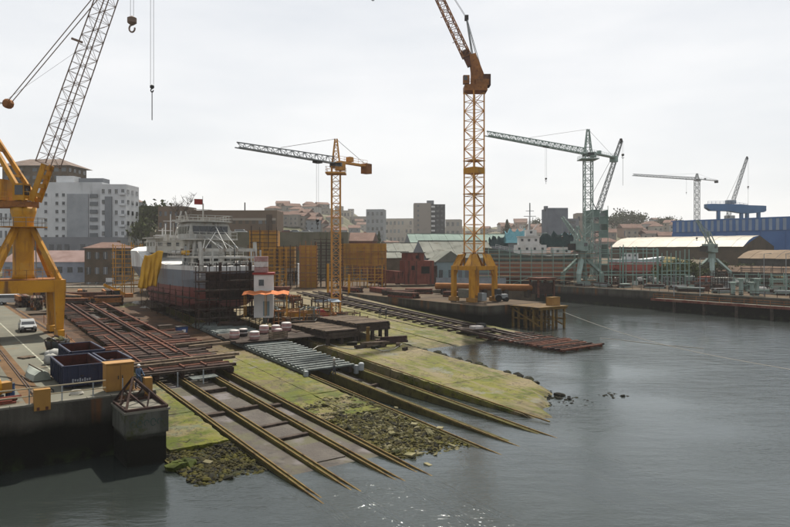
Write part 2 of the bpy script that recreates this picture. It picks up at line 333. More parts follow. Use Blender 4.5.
# left quay: pavement on a wall
QE = 13.6
q = struct(MB().prism(uvpoly([(47.9, QE), (47.9, -90), (260, -90), (260, QE)]), -5, 3.98).build('quay', quaywall))
top = struct(quad('quay_pavement', [tuple(uv(a, b, 4.0)) for a, b in [(48.0, QE - .05), (48.0, -90), (259, -90), (259, QE - .05)]], pave))
for v in (6.4, 13.0):
    quad('rail_strip', [tuple(uv(a, b, 4.006)) for a, b in [(48.1, v + .56), (48.1, v - .8), (200, v - .8), (200, v + .56)]], ochre_strip, top)
    for dv in (-.09, .09): bar('crane_rail', top, uv(48.1, v + dv, 4.03), uv(200, v + dv, 4.03), .07, .07, rail_steel)
quad('painted_line', [tuple(uv(a, b, 4.006)) for a, b in [(54, 8.95), (54, 8.8), (122, 8.8), (122, 8.95)]], M('worn_line_paint', 'b9b6a6', ('89907f', 1, .45, .6), rough=.9), top)
# coping stones along the quay front, each its own piece
for k in range(16):
    box('coping_stone', q, uv(48.15, QE - .75 - 1.5 * k, 4.03), (1.46, .5, .12), concrete, TH)
quad('oil_stain', [tuple(uv(a, b, 4.005)) for a, b in [(66, 11.9), (66, 9.4), (73, 9.6), (72, 12.0)]], M('oily_ground', '5f625a', ('77796d', .9, .4, .6), rough=.8), top)

# slipway ground: channels lie below the plane P1 of the beam tops
def sheet(name, v0, v1, u0, u1, zf, mat, par=None, n=1):
    b = MB(); us = [u0 + (u1 - u0) * k / n for k in range(n + 1)]
    b.add([tuple(uv(u, v, zf(u))) for u in us for v in (v0, v1)], [(2 * k, 2 * k + 1, 2 * k + 3, 2 * k + 2) for k in range(n)])
    return b.build(name, mat, par)
def panel(name, par, v0, v1, u0, u1, zf, mat, dep=.9, cut=None, chip=0):
    poly = cut or [(u0, v0), (u0, v1), (u1, v1), (u1, v0)]
    if chip:                                           # broken, chipped edges
        q = []
        for (a, b), (c, d) in zip(poly, poly[1:] + poly[:1]):
            n = max(2, int(math.hypot(c - a, d - b) / .45))
            for k in range(n): q.append((a + (c - a) * k / n + rnd.uniform(-chip, chip * .2) * (1 if k else .3), b + (d - b) * k / n + rnd.uniform(-chip, chip * .2) * (1 if k else .3)))
        poly = q
    b = MB(); n = len(poly); tp = [tuple(uv(u, v, zf(u))) for u, v in poly]; bt = [tuple(uv(u, v, zf(u) - dep)) for u, v in poly]
    b.add(tp + bt, [tuple(range(n)), tuple(range(2 * n - 1, n - 1, -1))] + [(i, i + n, (i + 1) % n + n, (i + 1) % n) for i in range(n)])
    return b.build(name, mat, par)
struct(sheet('slipway', QE - .5, 18.0, 43.5, 128, lambda u: P1(u) - .5, mud, n=10))
s1 = struct(sheet('slipway', 17.95, 31.8, 14, 128, lambda u: P1(u) - .12 - .36 * sm(35, 62, u), mud, n=40))
s2 = struct(sheet('slipway', 31.7, 52, 10, 132, lambda u: P1(u) - .95, mud, n=30))
s3 = struct(sheet('slipway', 51.9, 82, 50, 142, lambda u: P3(u) - .02, slab3, n=30))
tilt = lambda: rnd.uniform(-.025, .025)
def slabs(par, v0, v1, us, zf, mat, split=1, first=None, chip=.05):
    for k in range(len(us) - 1):
        for j in range(split):
            a = v0 + (v1 - v0) * j / split; b = v0 + (v1 - v0) * (j + 1) / split; dz = tilt()
            cut = None
            if k == 0 and first: cut = first(a, b, us[1])
            panel('slab', par, a + .02, b - .02, us[k] + .02, us[k + 1] - .02, lambda u, dz=dz: zf(u) + dz, mat, cut=cut, chip=chip * (3.5 if k == 0 else 1))
slabs(s1, QE + .05, 17.9, [45, 53, 61, 69, 78, 88, 100, 114], P1, slab, 1)
slabs(s1, 26.1, 31.7, [46, 53, 60, 67, 75, 84, 94, 105, 120], P1, slab, 2)
slabs(s2, 41.1, 51.3, [50, 58, 66, 74, 83, 93, 104, 118], P1, slab3, 1, chip=.09)
# broken lower end of the pale slab, worn down unevenly into the water
tp_ = MB(); NU, NV = 44, 34
def tipz(u, v):
    ub = 37.2 + 1.05 * max(0, v - 43) + 1.2 * noise.noise((v * .55, 7.1, 0)); nn = noise.noise((u * .8, v * .8, 3)) * .05 + noise.noise((u * 2.5, v * 2.5, 5)) * .03
    return P1(u) + nn * (1 - sm(48, 50, u)) - max(0, ub + 1.2 - u) * .22 - (.5 if v > 51.2 and u < 49 else 0)
tp_.add([tuple(uv(33 + 17 * i / NU, 41.1 + 10.2 * k / NV, tipz(33 + 17 * i / NU, 41.1 + 10.2 * k / NV))) for i in range(NU + 1) for k in range(NV + 1)], [(i * (NV + 1) + k, i * (NV + 1) + k + 1, (i + 1) * (NV + 1) + k + 1, (i + 1) * (NV + 1) + k) for i in range(NU) for k in range(NV)])
ring = [(33 + 17 * i / NU, 41.1) for i in range(NU + 1)]; tp_.add([tuple(uv(u, v, tipz(u, v))) for u, v in ring] + [tuple(uv(u, v, -1.5)) for u, v in ring], [(i, i + 1, NU + 2 + i, NU + 1 + i) for i in range(NU)])
ring = [(33 + 17 * i / NU, 51.3) for i in range(NU + 1)]; tp_.add([tuple(uv(u, v, tipz(u, v))) for u, v in ring] + [tuple(uv(u, v + .4, -1.5)) for u, v in ring], [(i, i + 1, NU + 2 + i, NU + 1 + i) for i in range(NU)])
tp_.build('slab', slab3, s2)
def slip_beam(par, v, wd, u0, u1, rails=(-.2, .2), dep=1.1):
    # one long concrete ground beam in lengths, with rusty rails along its top
    us = [u0] + [u for u in range(40, 130, 9) if u0 + 4 < u < u1 - 3] + [u1]
    for a, b in zip(us[:-1], us[1:]):
        panel('ground_beam', par, v - wd / 2, v + wd / 2, a + .015, b - .015, lambda u: P1(u) + .004, beam_m, dep)
    for r in rails:
        bar('rail', par, uv(u0 - rnd.uniform(.2, 2.2), v + r, P1(u0 - 1) + .06), uv(u1, v + r, P1(u1) + .06), .09, .09, rail_y)
for v, u0, wd in ((18.25, 25, .5), (20.6, 24, .52), (23.7, 25, .52), (25.6, 26, .5)):
    slip_beam(s1, v, wd, u0, 118, (-.17, .17), .7)
slip_beam(s2, 32.2, .4, 24, 100, (.08,)); slip_beam(s2, 34.9, .6, 20, 116, (-.2,)); slip_beam(s2, 38.4, .6, 20, 116, (.15,))
bar('rail', s2, uv(36, 41.3, P1(36) + .05), uv(116, 41.3, P1(116) + .05), .12, .1, rail_y)
# cross ties between the beams
for u in (43.5, 46.8, 52.4, 59.5): bar('cross_tie', s1, uv(u, 20.9, P1(u) - .3), uv(u + .2, 23.4, P1(u) - .3), .4, .3 + .3 * sm(60, 40, u), timber_dark)
for u in (52.2,): bar('cross_tie', s1, uv(u, 18.5, P1(u) - .3), uv(u, 20.3, P1(u) - .3), .6, .3, timber_dark); bar('cross_tie', s1, uv(u, 24.0, P1(u) - .3), uv(u, 25.4, P1(u) - .3), .6, .3, timber_dark)
for u in (47, 55, 63): bar('cross_tie', s2, uv(u, 35.3, P1(u) - .8), uv(u + .8, 38, P1(u) - .75), .3, .25, timber_dark)
# mud panels seen between the beams
for u0 in (38, 43.7, 47, 52.8, 59.8): panel('mud_panel', s1, 21.0, 23.3, u0 + .1, u0 + 3.6, lambda u: P1(u) - .06 - .34 * sm(35, 62, u), M('mud_panel', '40372f', ('534c43', .5, .42, .6), ('2e2721', 2, .5, .7), rough=.7, bump=.5, spec=.2), .2)

# slip 3 with dark rails, pale concrete strips, and the rusty sleeper grid at its foot
for v0, v1, mt in ((52.2, 57.5, slab3), (57.8, 63.3, slab3), (63.6, 68.6, slab3), (79.2, 80.9, slab3)):
    slabs(s3, v0, v1, [72, 82, 92, 102, 112, 124, 138], lambda u: P3(u) + .06, mt)
for v in (71.2, 72.6, 75.4, 76.9):
    bar('rail', s3, uv(66, v, P3(74) + .25), uv(138, v, P3(138) + .3), .22, .3, rail_steel)
for v in (69.4, 74.0, 78.4): quad('pale_strip', [tuple(uv(u, v + d, P3(u) + .09)) for u, d in ((88, -.5), (88, .5), (138, .5), (138, -.5))], slab3, s3)
for k in range(26): u = 74 + 2.4 * k; bar('sleeper', s3, uv(u, 70.6 + rnd.uniform(0, .4), P3(u) + .12), uv(u + rnd.uniform(-.3, .3), 77.6 - rnd.uniform(0, .5), P3(u) + .12), .35, .2, timber_dark)

# jetty with the tall crane, and the far dock
j = struct(MB().prism(uvpoly([(86, 81), (86, 97), (150, 97), (150, 81)]), -5, 3.98).build('jetty', quaywall))
struct(quad('jetty_surface', [tuple(uv(a, b, 4.0)) for a, b in [(86.1, 81.1), (86.1, 96.9), (150, 96.9), (150, 81.1)]], soil))
yardg = struct(MB().prism(uvpoly([(118, 13), (118, 52.1), (141, 52.1), (141, 81.2), (150, 81.2), (150, 97), (128, 97), (128, 141.5), (330, 141.5), (330, 13)]), -5, 3.95).build('yard_ground', soil))
dk = struct(MB().prism(uvpoly([(-60, 141), (-60, 420), (330, 420), (330, 141)]), -5, 4.15).build('dock', quaywall))
struct(quad('dock_surface', [tuple(uv(a, b, 4.17)) for a, b in [(-60, 141.1), (-60, 420), (330, 420), (330, 141.1)]], soil))
for k in range(34): box('coping_stone', dk, uv(122 - 3 * k, 141.2, 4.2), (.6, 2.94, .2), concrete, TH)

# rubble at the feet of the slabs: small stones that nobody could count
def rubble(name, label, pts, n, r0, r1, seed, zf, mat):
    q = random.Random(seed); b = MB(); k = 0
    (ulo, uhi, vlo, vhi) = pts
    for _ in range(n):
        u, v = q.uniform(ulo, uhi), q.uniform(vlo, vhi)
        edge = (u - ulo) / (uhi - ulo)
        if q.random() > .35 + edge and noise.noise((u * .5, v * .5, seed)) < .1: continue
        r = r0 + (r1 - r0) * q.random() ** 2.2 * (1 if q.random() < .97 else 2.4); c = uv(u, v, zf(u, v) + r * .1)
        bx = MB().lathe([(.3, -.5), (.95, -.2), (.8, .25), (.3, .45)], 5)
        m = Euler((q.uniform(-.5, .5), q.uniform(-.5, .5), q.uniform(0, 6))).to_matrix()
        sx, sy, sz = q.uniform(.7, 1.5), q.uniform(.6, 1.1), q.uniform(.5, .9)
        b.add([m @ Vector((x * sx * r * q.uniform(.8, 1.2), y * sy * r, z * sz * r)) + c for x, y, z in bx.v], bx.f)
    o = b.build(name, mat); o['kind'] = 'stuff'; o['label'] = label; o['category'] = 'rubble'; return o
def mound(u, v, base=.0): return P1(u) - .3 + .16 * noise.noise((u * .6, v * .6, 0)) + base
def bank(u, v): return -.12 + .05 * (u - 33.6) + .13 * noise.noise((u * .7, v * .7, 2)) - .12 * sm(36, 33.5, u)
rubble('rubble', 'broken algae covered rubble at the foot of the left green slab', (38.6, 47.5, 13.2, 17.9), 2200, .05, .22, 3, lambda u, v: mound(u, v) + .03, rock_m)
rubble('rubble', 'dark weedy stones among the rubble below the left green slab', (38.6, 47.0, 13.2, 17.9), 1000, .05, .2, 13, lambda u, v: mound(u, v) + .04, rock_dark)
rubble('rubble', 'wide patch of broken stones below the slab between the two slips', (33.4, 50.8, 26.1, 32.0), 4200, .05, .22, 5, lambda u, v: bank(u, v) + .0, rock_m)
rubble('rubble', 'paler stones mixed into the wide rubble patch between the slips', (33.4, 50.8, 26.1, 32.0), 900, .05, .24, 15, lambda u, v: bank(u, v) + .02, rock_pale)
rubble('rubble', 'dark weedy stones mixed into the wide rubble patch between the slips', (33.4, 50.8, 26.1, 32.0), 1700, .05, .2, 16, lambda u, v: bank(u, v) + .02, rock_dark)
rubble('rubble', 'loose stones scattered round the tip of the pale slab', (36.8, 45.5, 42.5, 50.6), 420, .08, .3, 8, lambda u, v: -.14 + .03 * (u - 37), rock_dark)
rubble('rubble', 'dark stones awash in the water beyond the slab tip', (38.2, 40.4, 53.2, 55.4), 40, .12, .3, 9, lambda u, v: -.06, rock_dark)
for nm, a in (('left', (38.2, 47.5, 13.1, 18.0)), ('mid', (33.2, 51, 26.0, 32.1))):
    b = MB(); n = 22
    b.add([tuple(uv(a[0] + (a[1] - a[0]) * i / n, a[2] + (a[3] - a[2]) * k / n, (mound if nm == 'left' else bank)(a[0] + (a[1] - a[0]) * i / n, a[2] + (a[3] - a[2]) * k / n) + (.0 if i else -.4))) for i in range(n + 1) for k in range(n + 1)],
          [(i * (n + 1) + k, i * (n + 1) + k + 1, (i + 1) * (n + 1) + k + 1, (i + 1) * (n + 1) + k) for i in range(n) for k in range(n)])
    struct(b.build('rubble_bank', M('rubble_bank', '4d482c', ('605b30', .8, .4, .65), ('302d22', 2, .5, .7), rough=.9, bump=.8), None, smooth=True))
# flat pale slabs of broken concrete big enough to pick out in the rubble
for k, (px, py) in enumerate([(452, 443), (414, 426), (428, 460), (410, 452), (392, 434), (465, 458), (200, 438), (208, 461), (186, 445), (375, 415), (396, 412), (440, 428)]):
    p = gp(px, py, .3); pu, pv_ = -SU * p.x + CU * p.y, CU * p.x + SU * p.y; p.z = (mound(pu, pv_) if px < 300 else bank(pu, pv_)) + .16; o = link('broken_slab', cbox((rnd.uniform(.35, .8), rnd.uniform(.25, .5), .13), rock_pale), None, p, (rnd.uniform(-.2, .2), rnd.uniform(-.2, .2), rnd.uniform(0, 3)))
    tag(o, 'flat pale piece of broken concrete lying in the %s rubble' % ('left' if px < 300 else 'right hand'), 'stone', 'broken concrete in the rubble')
for k, (px, py) in enumerate([(403, 343), (411, 347), (418, 349), (424, 351), (430, 352), (441, 358), (447, 366), (452, 367), (466, 369), (478, 373), (486, 376), (491, 378), (505, 379), (519, 382), (520, 377), (396, 340), (388, 339), (543, 387)]):
    ru = 73 - 1.55 * k + rnd.uniform(-.5, .5); p = uv(ru, 51.7 + rnd.uniform(-.35, .5), P1(ru) - .25); s = rnd.uniform(.4, .85)
    o = link('rock', stone(1, rock_dark, k % 5), None, p, (0, 0, rnd.uniform(0, 6))); o.scale = (s, s * .8, s * rnd.uniform(.6, 1.0))
    tag(o, 'dark wet rock, number %s from the timber platforms along the pale slab edge' % ['one', 'two', 'three', 'four', 'five', 'six', 'seven', 'eight', 'nine', 'ten', 'eleven', 'twelve', 'thirteen', 'fourteen', 'fifteen', 'sixteen', 'seventeen', 'eighteen'][k], 'rock', 'dark rocks along the pale slab edge')
# green ledge block at the quay corner
lb = MB().lathe([(.3, -.6), (1.1, -.5), (1.25, .1), (1.05, .42), (.4, .5)], 11); lb.v = [jag((x * .8, y * .5, z * .75), .16) for x, y, z in lb.v]
tag(lb.build('ledge_block', M('algae_green', '4f5a1c', ('3b431c', .8, .4, .65), rough=.8, bump=.5), None, uv(42.4, 13.7, .12), (0, 0, TH)), 'bright green algae covered concrete ledge below the quay corner', 'block')
# ------------------------------------------------------------------ cranes
def hook(par, top, z, mat=dark_steel, r=.35, sling=0):
    t = Vector(top); b = Vector((t.x, t.y, z))
    for s in (-.18, .18): tube('hoist_rope', par, t + Vector((s, 0, 0)), b + Vector((s, 0, r)), .025, cable_pale, 5)
    o = MB().lathe([(.2 * r, r), (r, .55 * r), (r, -.5 * r), (.35 * r, -r)], 10).build('hook_block', mat, par, b)
    hb = MB(); pts = [Vector((r * .8 * math.sin(a) * .8, 0, -1.75 * r - r * .8 * math.cos(a))) for a in [-2.6 + .55 * k for k in range(9)]]
    hb.tube((0, 0, -r), pts[0], .12 * r + .03, n=6)
    for a, c in zip(pts[:-1], pts[1:]): hb.tube(a, c, .13 * r + .03, n=6)
    hb.build('hook', mat, o)
    if sling: tube('sling', par, b + Vector((0, 0, -2 * r)), b + Vector((0, 0, -sling)), .05, mat, 5)
# --- big yellow portal crane on the left quay
t = thing('portal_crane', 'yellow portal crane with round column and raised lattice jib on the left quay', 'crane', uv(87, 9.7, 4), TH)
lx, ly = 3.3, 2.9
for sx in (-1, 1):
    for sy in (-1, 1):
        lg = MB().loft([[(sx * lx + a * wd / 2, sy * ly + b * wd / 2, z) for a, b in ((-1, -1), (1, -1), (1, 1), (-1, 1))] for z, wd in ((.9, .75), (5.2, 1.15))]).build('leg', yellow, t)
        bg_ = box('bogie', t, (sx * lx, sy * ly, .55), (.7, 2.6, .7), yellow)
        for k in (-.8, .8): tube('wheel', bg_, (-.2, k, -.25), (.2, k, -.25), .3, dark_steel, 12)
    bar('side_beam', t, (sx * lx, -ly - .6, 5.9), (sx * lx, ly + .6, 5.9), 1.2, 1.4, yellow)
for sy in (-1, 1): bar('cross_beam', t, (-lx + .6, sy * ly, 5.9), (lx - .6, sy * ly, 5.9), 1.1, 1.36, yellow)
box('deck_plate', t, (0, 0, 6.64), (6.4, 5.6, .1), orange_rust)
cl = MB().lathe([(1.25, 6.6), (1.1, 7.2), (1.08, 13.4), (1.35, 14.4), (1.35, 14.9)], 24).build('column', yellow, t, smooth=True)
railing(t, [(-3.2, -2.8, 6.7), (3.2, -2.8, 6.7), (3.2, 2.8, 6.7), (-3.2, 2.8, 6.7), (-3.2, -2.8, 6.7)], 1.0, 1.6, yellow, .03)
for sx in (-1, 1):
    for sy in (-1, 1): bar('strut', t, (sx * .8, sy * .8, 12.6), (sx * lx, sy * ly, 6.6), .5, .5, yellow)
rg = MB().lathe([(1.0, 12.55), (2.5, 12.6), (2.5, 12.68), (1.0, 12.7)], 24).build('ring_platform', yellow, t)
railing(rg, [(2.4 * math.cos(a * .5236), 2.4 * math.sin(a * .5236), 12.68) for a in range(13)], 1.0, 2, grey_steel, .03)
lad = MB()
for s in (-.25, .25): lad.bar((1.4, s, 6.7), (1.15, s, 12.6), .06)
for k in range(18): lad.bar((1.38 - .012 * k, -.25, 6.9 + .32 * k), (1.38 - .012 * k, .25, 6.9 + .32 * k), .04)
lad.build('ladder', grey_steel, t)
# slewing upper works: local frame turned back so that the jib swings to the right of the view
up = link('slewing_platform', MB().box((-2.7, 0, 15.25), (7.4, 2.8, .7)).box((-5.6, 0, 16.3), (2.4, 3.0, 1.5)).mesh('slewing_platform', orange_rust), t, (0, 0, 0), (0, 0, -TH + R(-4)))
box('machine_house', up, (-3.4, 0, 16.9), (3.2, 2.6, 2.4), yellow)
cb = box('cab', up, (.45, -1.0, 16.6), (1.3, 1.3, 1.9), yellow)
box('cab_window', cb, (.1, -.66, .2), (.95, .06, 1.1), glass); box('cab_window', cb, (.67, 0, .2), (.06, 1.0, 1.1), glass)
railing(up, [(-6.2, -1.6, 15.6), (1.8, -1.6, 15.6)], 1.0, 1.2, yellow, .03)
foot = Vector((1.4, 0, 15.6)); tip = Vector((15.2, 0, 53)); d = (tip - foot).normalized()
mid = foot + d * 4.5; mid2 = foot + d * 33
box_j = MB()
for s in (-.75, .75): box_j.bar(foot + Vector((0, s, 0)), mid + Vector((0, s, 0)), .15, .62)
for k in range(4): p = foot + d * (.8 + 1.1 * k); box_j.bar(p + Vector((0, -.75, 0)), p + Vector((0, .75, 0)), .2, .5)
box_j.build('jib_root', yellow, up)
lattice(up, 'jib', mid, mid2, 1.9, 1.5, 26, jib_steel, .095, .04, up=(0, 1, 0), h0=1.9, h1=1.7)
lattice(up, 'jib_head', mid2, tip, 1.5, .5, 5, jib_steel, .12, .055, up=(0, 1, 0), h0=1.7, h1=.5)
af = Vector((-6.6, 0, 27.5))
for s in (-1, 1):
    bar('a_frame_leg', up, (1.0, s * 1.2, 15.6), (af.x, s * .5, af.z), .45, .45, yellow)
    bar('a_frame_leg', up, (-4.6, s * 1.2, 15.6), (af.x, s * .5, af.z), .35, .35, yellow)
for k in (3, 6, 9): bar('a_frame_brace', up, (1.0 - .63 * k, -1.1, 15.6 + .99 * k), (1.0 - .63 * k, 1.1, 15.6 + .99 * k), .25, .25, yellow)
pj = foot + d * 27.6; blk = at(6, 103, 76) - Vector(uv(87, 9.7, 4)); ca, sa = math.cos(R(4)), math.sin(R(4)); blk = Vector((blk.x, 0, blk.z))
for s in (-.45, .45):
    tube('pendant', up, pj + Vector((0, s, 0)), blk + Vector((0, s * .7, 0)), .055, jib_steel, 5)
    tube('luffing_rope', up, blk + Vector((0, s * .7, 0)), (af.x, s, af.z), .035, cable, 5)
MB().lathe([(.35, -.5), (.55, -.3), (.55, .3), (.35, .5)], 10).build('luffing_block', orange_rust, up, blk, (R(90), 0, 0))
tube('luffing_rope', up, pj - d * 8, (af.x - 1.5, 0, af.z - 4), .015, cable_pale, 5)
bar('jib_bracket', up, foot + d * 19 + Vector((-.9, 0, .4)), foot + d * 19 + Vector((-2.2, 0, .9)), .15, .25, jib_steel)
hook(up, foot + d * 30.6 + Vector((.95, 0, 0)), 36.2, jib_steel, .52)
hook(up, tip + Vector((.1, 0, 0)), 28.6, dark_steel, .24, 3.8)

# --- tall orange luffing tower crane on the jetty
t = thing('tower_crane', 'tall yellow lattice tower crane with raised luffing jib on a portal by the jetty', 'crane', uv(96.2, 88.4, 4), TH)
for sx in (-3, 3):
    for sy in (-2.6, 2.6):
        bar('leg', t, (sx, sy, .8), (sx, sy, 6.2), .8, .8, yellow)
        bg_ = box('bogie', t, (sx, sy, .45), (.9, 2.2, .8), yellow_box)
        for k in (-.7, .7): tube('wheel', bg_, (-.25, k, -.2), (.25, k, -.2), .25, dark_steel, 10)
        bar('knee_brace', t, (sx, sy, 4.4), (sx * .72, sy, 6.0), .35, .35, yellow)
for sx in (-3, 3): bar('side_beam', t, (sx, -3, 6.5), (sx, 3, 6.5), .8, .8, yellow)
for sy in (-2.6, 2.6): bar('cross_beam', t, (-2.6, sy, 6.5), (2.6, sy, 6.5), .7, .76, yellow)
for s in (-1, 1):
    for q in (-1, 1):   # gusset plates between portal and mast, open in the middle
        o = MB().add([(q * 3.2, s * 2.8, 6.8), (q * .7, s * 2.8, 6.8), (q * .7, s * 1.5, 9.3), (q * 2.5, s * 1.9, 9.1)], [(0, 1, 2, 3)]).build('gusset_plate', yellow, t); m_ = o.modifiers.new('thick', 'SOLIDIFY'); m_.thickness = .08
        o = MB().add([(s * 3.3, q * 2.8, 6.8), (s * 3.3, q * .8, 6.8), (s * 1.6, q * .8, 9.3), (s * 2.3, q * 2.0, 9.1)], [(0, 1, 2, 3)]).build('gusset_plate', yellow, t); m_ = o.modifiers.new('thick', 'SOLIDIFY'); m_.thickness = .08
        bar('mast_base_post', t, (s * 1.35, q * 1.35, 6.6), (s * 1.35, q * 1.35, 9.5), .26, .26, yellow)
box('mast_base_plate', t, (0, 0, 9.42), (3.3, 3.3, .14), orange_rust)
box('ballast_block', t, (-2.2, 0, 1.6), (1.4, 3, 1.6), concrete); box('winch_box', t, (.3, -2.0, .9), (1.2, 1.2, 1.5), grey_steel)
lattice(t, 'mast', (0, 0, 9.4), (0, 0, 41), 2.75, 2.75, 17, mast_orange, .2, .1)
for z in (21, 27.5): box('mast_landing', t, (0, 0, z), (3.1, 3.1, .12), yellow); 
pl = MB().box((0, 0, 25.5), (3.0, 3.0, 1.1)).build('mast_box', yellow, t)
u2 = link('slewing_unit', MB().box((.2, 0, 41.6), (4.4, 3.4, 1.2)).box((1.4, 0, 42.7), (2.6, 2.8, 1.2)).mesh('slewing_unit', orange_rust), t, (0, 0, 0), (0, 0, -TH))
b = MB()
for s in (-.9, .9): b.add([(-.6, s, 42), (2.4, s, 42), (1.9, s, 44.2), (.2, s, 48.5), (-1.0, s, 48.2), (-.6, s, 45)], [(0, 1, 2, 3, 4, 5)]).add([(-.6, s * .8, 42), (2.4, s * .8, 42), (1.9, s * .8, 44.2), (.2, s * .8, 48.5), (-1.0, s * .8, 48.2), (-.6, s * .8, 45)], [(0, 1, 2, 3, 4, 5)])
b.build('jib_tower', orange_rust, u2)
box('counterweight', u2, (2.4, 0, 43.2), (1.4, 2.4, 2.2), rust)
cb = box('cab', u2, (-1.7, -1.3, 43.1), (1.2, 1.2, 1.6), orange_rust); box('cab_window', cb, (-.2, -.62, .2), (.7, .05, .8), glass)
railing(u2, [(-2, -1.7, 42.2), (2.4, -1.7, 42.2)], 1, 1.1, orange_rust, .03)
f0 = Vector((-.6, 0, 46.2)); dj = Vector((-.425, 0, .905)); tp = f0 + dj * 44
lattice(u2, 'jib', f0 + dj * 2, tp, 1.5, 1.1, 34, orange_rust, .2, .09, up=(0, 1, 0))
MB().bar(f0, f0 + dj * 3.2, 1.2, 1.3).build('jib_foot', rust, u2)
pk = Vector((-1.5, 0, 55.6))
for s in (-.8, .8):
    bar('a_frame_leg', u2, (-.2, s, 47.5), pk + Vector((0, s * .4, 0)), .16, .16, grey_steel); bar('a_frame_leg', u2, (1.7, s, 44), pk + Vector((0, s * .4, 0)), .12, .12, grey_steel)
    tube('pendant', u2, pk + Vector((0, s * .4, 0)), f0 + dj * 34 + Vector((0, s * .4, 0)), .04, cable, 5)
box('peak_block', u2, pk, (.7, 1.0, .9), dark_steel)
for k in (5.5, 11, 16.5, 22): bar('jib_bracket', u2, f0 + dj * k + Vector((-.6, 0, -.2)), f0 + dj * k + Vector((-1.3, 0, -.5)), .1, .1, orange_rust)
hook(u2, tp + Vector((-.6, 0, 0)), 60, dark_steel, .4)

# --- hammerhead tower cranes
def hammerhead(name, label, base, zj, tipL, tipR, apex, mw, mat, seg, jm=None, chord=.14, br=.07, plat=True, rope=None, jw=1.1, pend=.6, cwmat=None):
    t = thing(name, label, 'crane', base); b = Vector(base); jm = jm or mat
    lz = zj - b.z; l = Vector(tipL) - b; r_ = Vector(tipR) - b; l.z = r_.z = lz
    box('foot_block', t, (0, 0, .5), (mw * 2.4, mw * 2.4, 1), concrete)
    lattice(t, 'mast', (0, 0, 1), (0, 0, lz - 1.2), mw, mw, seg, mat, chord * 1.15, br)
    if plat:
        pl = box('platform', t, (0, 0, lz - 2.4), (mw * 2.3, mw * 2.3, .25), mat)
        railing(pl, [(-mw * 1.1, -mw * 1.1, .1), (mw * 1.1, -mw * 1.1, .1), (mw * 1.1, mw * 1.1, .1), (-mw * 1.1, mw * 1.1, .1), (-mw * 1.1, -mw * 1.1, .1)], 1, 1.2, mat, .03)
    MB().lathe([(mw * .75, lz - 1.3), (mw * .75, lz - .5)], 12).build('slew_ring', dark_steel, t)
    ap = Vector((0, 0, apex - b.z))
    lattice(t, 'tower_head', (0, 0, lz - .5), ap, mw * .85, mw * .25, 4, mat, chord, br)
    dl = l.normalized() if l.length else l; dl = (l - Vector((0, 0, lz))); L_ = dl.length; dl.normalize(); dr = (r_ - Vector((0, 0, lz))); Lr = dr.length; dr.normalize()
    z0 = Vector((0, 0, lz))
    lattice(t, 'jib', z0 + dl * mw * .5, z0 + dl * L_ + Vector((0, 0, -.2)), jw, jw * .8, max(10, int(L_ / 1.5)), jm, chord, br * .8, tri=True, h0=jw * 1.1, h1=jw * .7)
    cj = bar('counter_jib', t, z0 + dr * mw * .5 + Vector((0, 0, -.2)), z0 + dr * Lr + Vector((0, 0, -.2)), jw, .35, mat)
    railing(t, [z0 + dr * mw * .6 + Vector((0, 0, 0)), z0 + dr * (Lr - .5) + Vector((0, 0, 0))], .9, 1.2, mat, .03)
    cw = bar('counterweight', t, z0 + dr * (Lr - 1.6) + Vector((0, 0, -.7)), z0 + dr * Lr + Vector((0, 0, -.7)), jw * 1.3, 1.9, cwmat or mat)
    box('winch', t, z0 + dr * (Lr * .4) + Vector((0, 0, .55)), (1.0, 1.0, .9), mat, math.atan2(dr.y, dr.x))
    side = Vector((-dl.y, dl.x, 0)); cp = z0 + side * mw * .9 + Vector((0, 0, -1.2)) + dl * .4
    cb = box('cab', t, cp, (1.3, 1.3, 1.6), mat, math.atan2(dl.y, dl.x)); box('cab_window', cb, (.5, 0, .2), (.4, 1.34, .7), glass)
    tube('pendant', t, ap, z0 + dl * L_ * pend + Vector((0, 0, jw * .5)), .04, cable, 5); tube('pendant', t, ap, z0 + dr * (Lr - .8), .04, cable, 5)
    tr = z0 + dl * (rope[0] if rope else L_ * .3); box('trolley', t, tr + Vector((0, 0, -.8)), (1.4, 1.1, .5), dark_steel, math.atan2(dl.y, dl.x))
    hook(t, tr + Vector((0, 0, -.9)), (rope[1] if rope else zj - 12) - b.z, dark_steel, .3, 1.5)
    return t
b0 = at(336, 316, 120)
hammerhead('tower_crane', 'yellow hammerhead tower crane standing behind the timber platforms', (b0.x, 120, P3(101)), 30.3, at(237, 143, 101), at(369, 165, 127.5), 34.2, 1.55, mast_orange, 20, grey_steel, .17, .09, rope=(5, 19.2), cwmat=orange_rust)
p = at(588, 285, 200)
hammerhead('tower_crane', 'pale green hammerhead tower crane with long jib beside the netted tower', (p.x, 200, 4.1), 43.8, at(487, 133, 167.5), at(615, 157, 212), 50.6, 2.3, green_steel, 20, green_steel, .24, .12, rope=(22, 34), jw=1.6, pend=.62)
p = at(697, 262, 440)
hammerhead('tower_crane', 'thin grey hammerhead tower crane far behind the beige shed', (p.x, 440, 6), 61.5, at(633, 175, 415), at(717, 178, 452), 65, 2.6, grey_steel, 22, grey_steel, .3, .15, plat=False, jw=1.5, rope=(10, 52), cwmat=dark_steel)
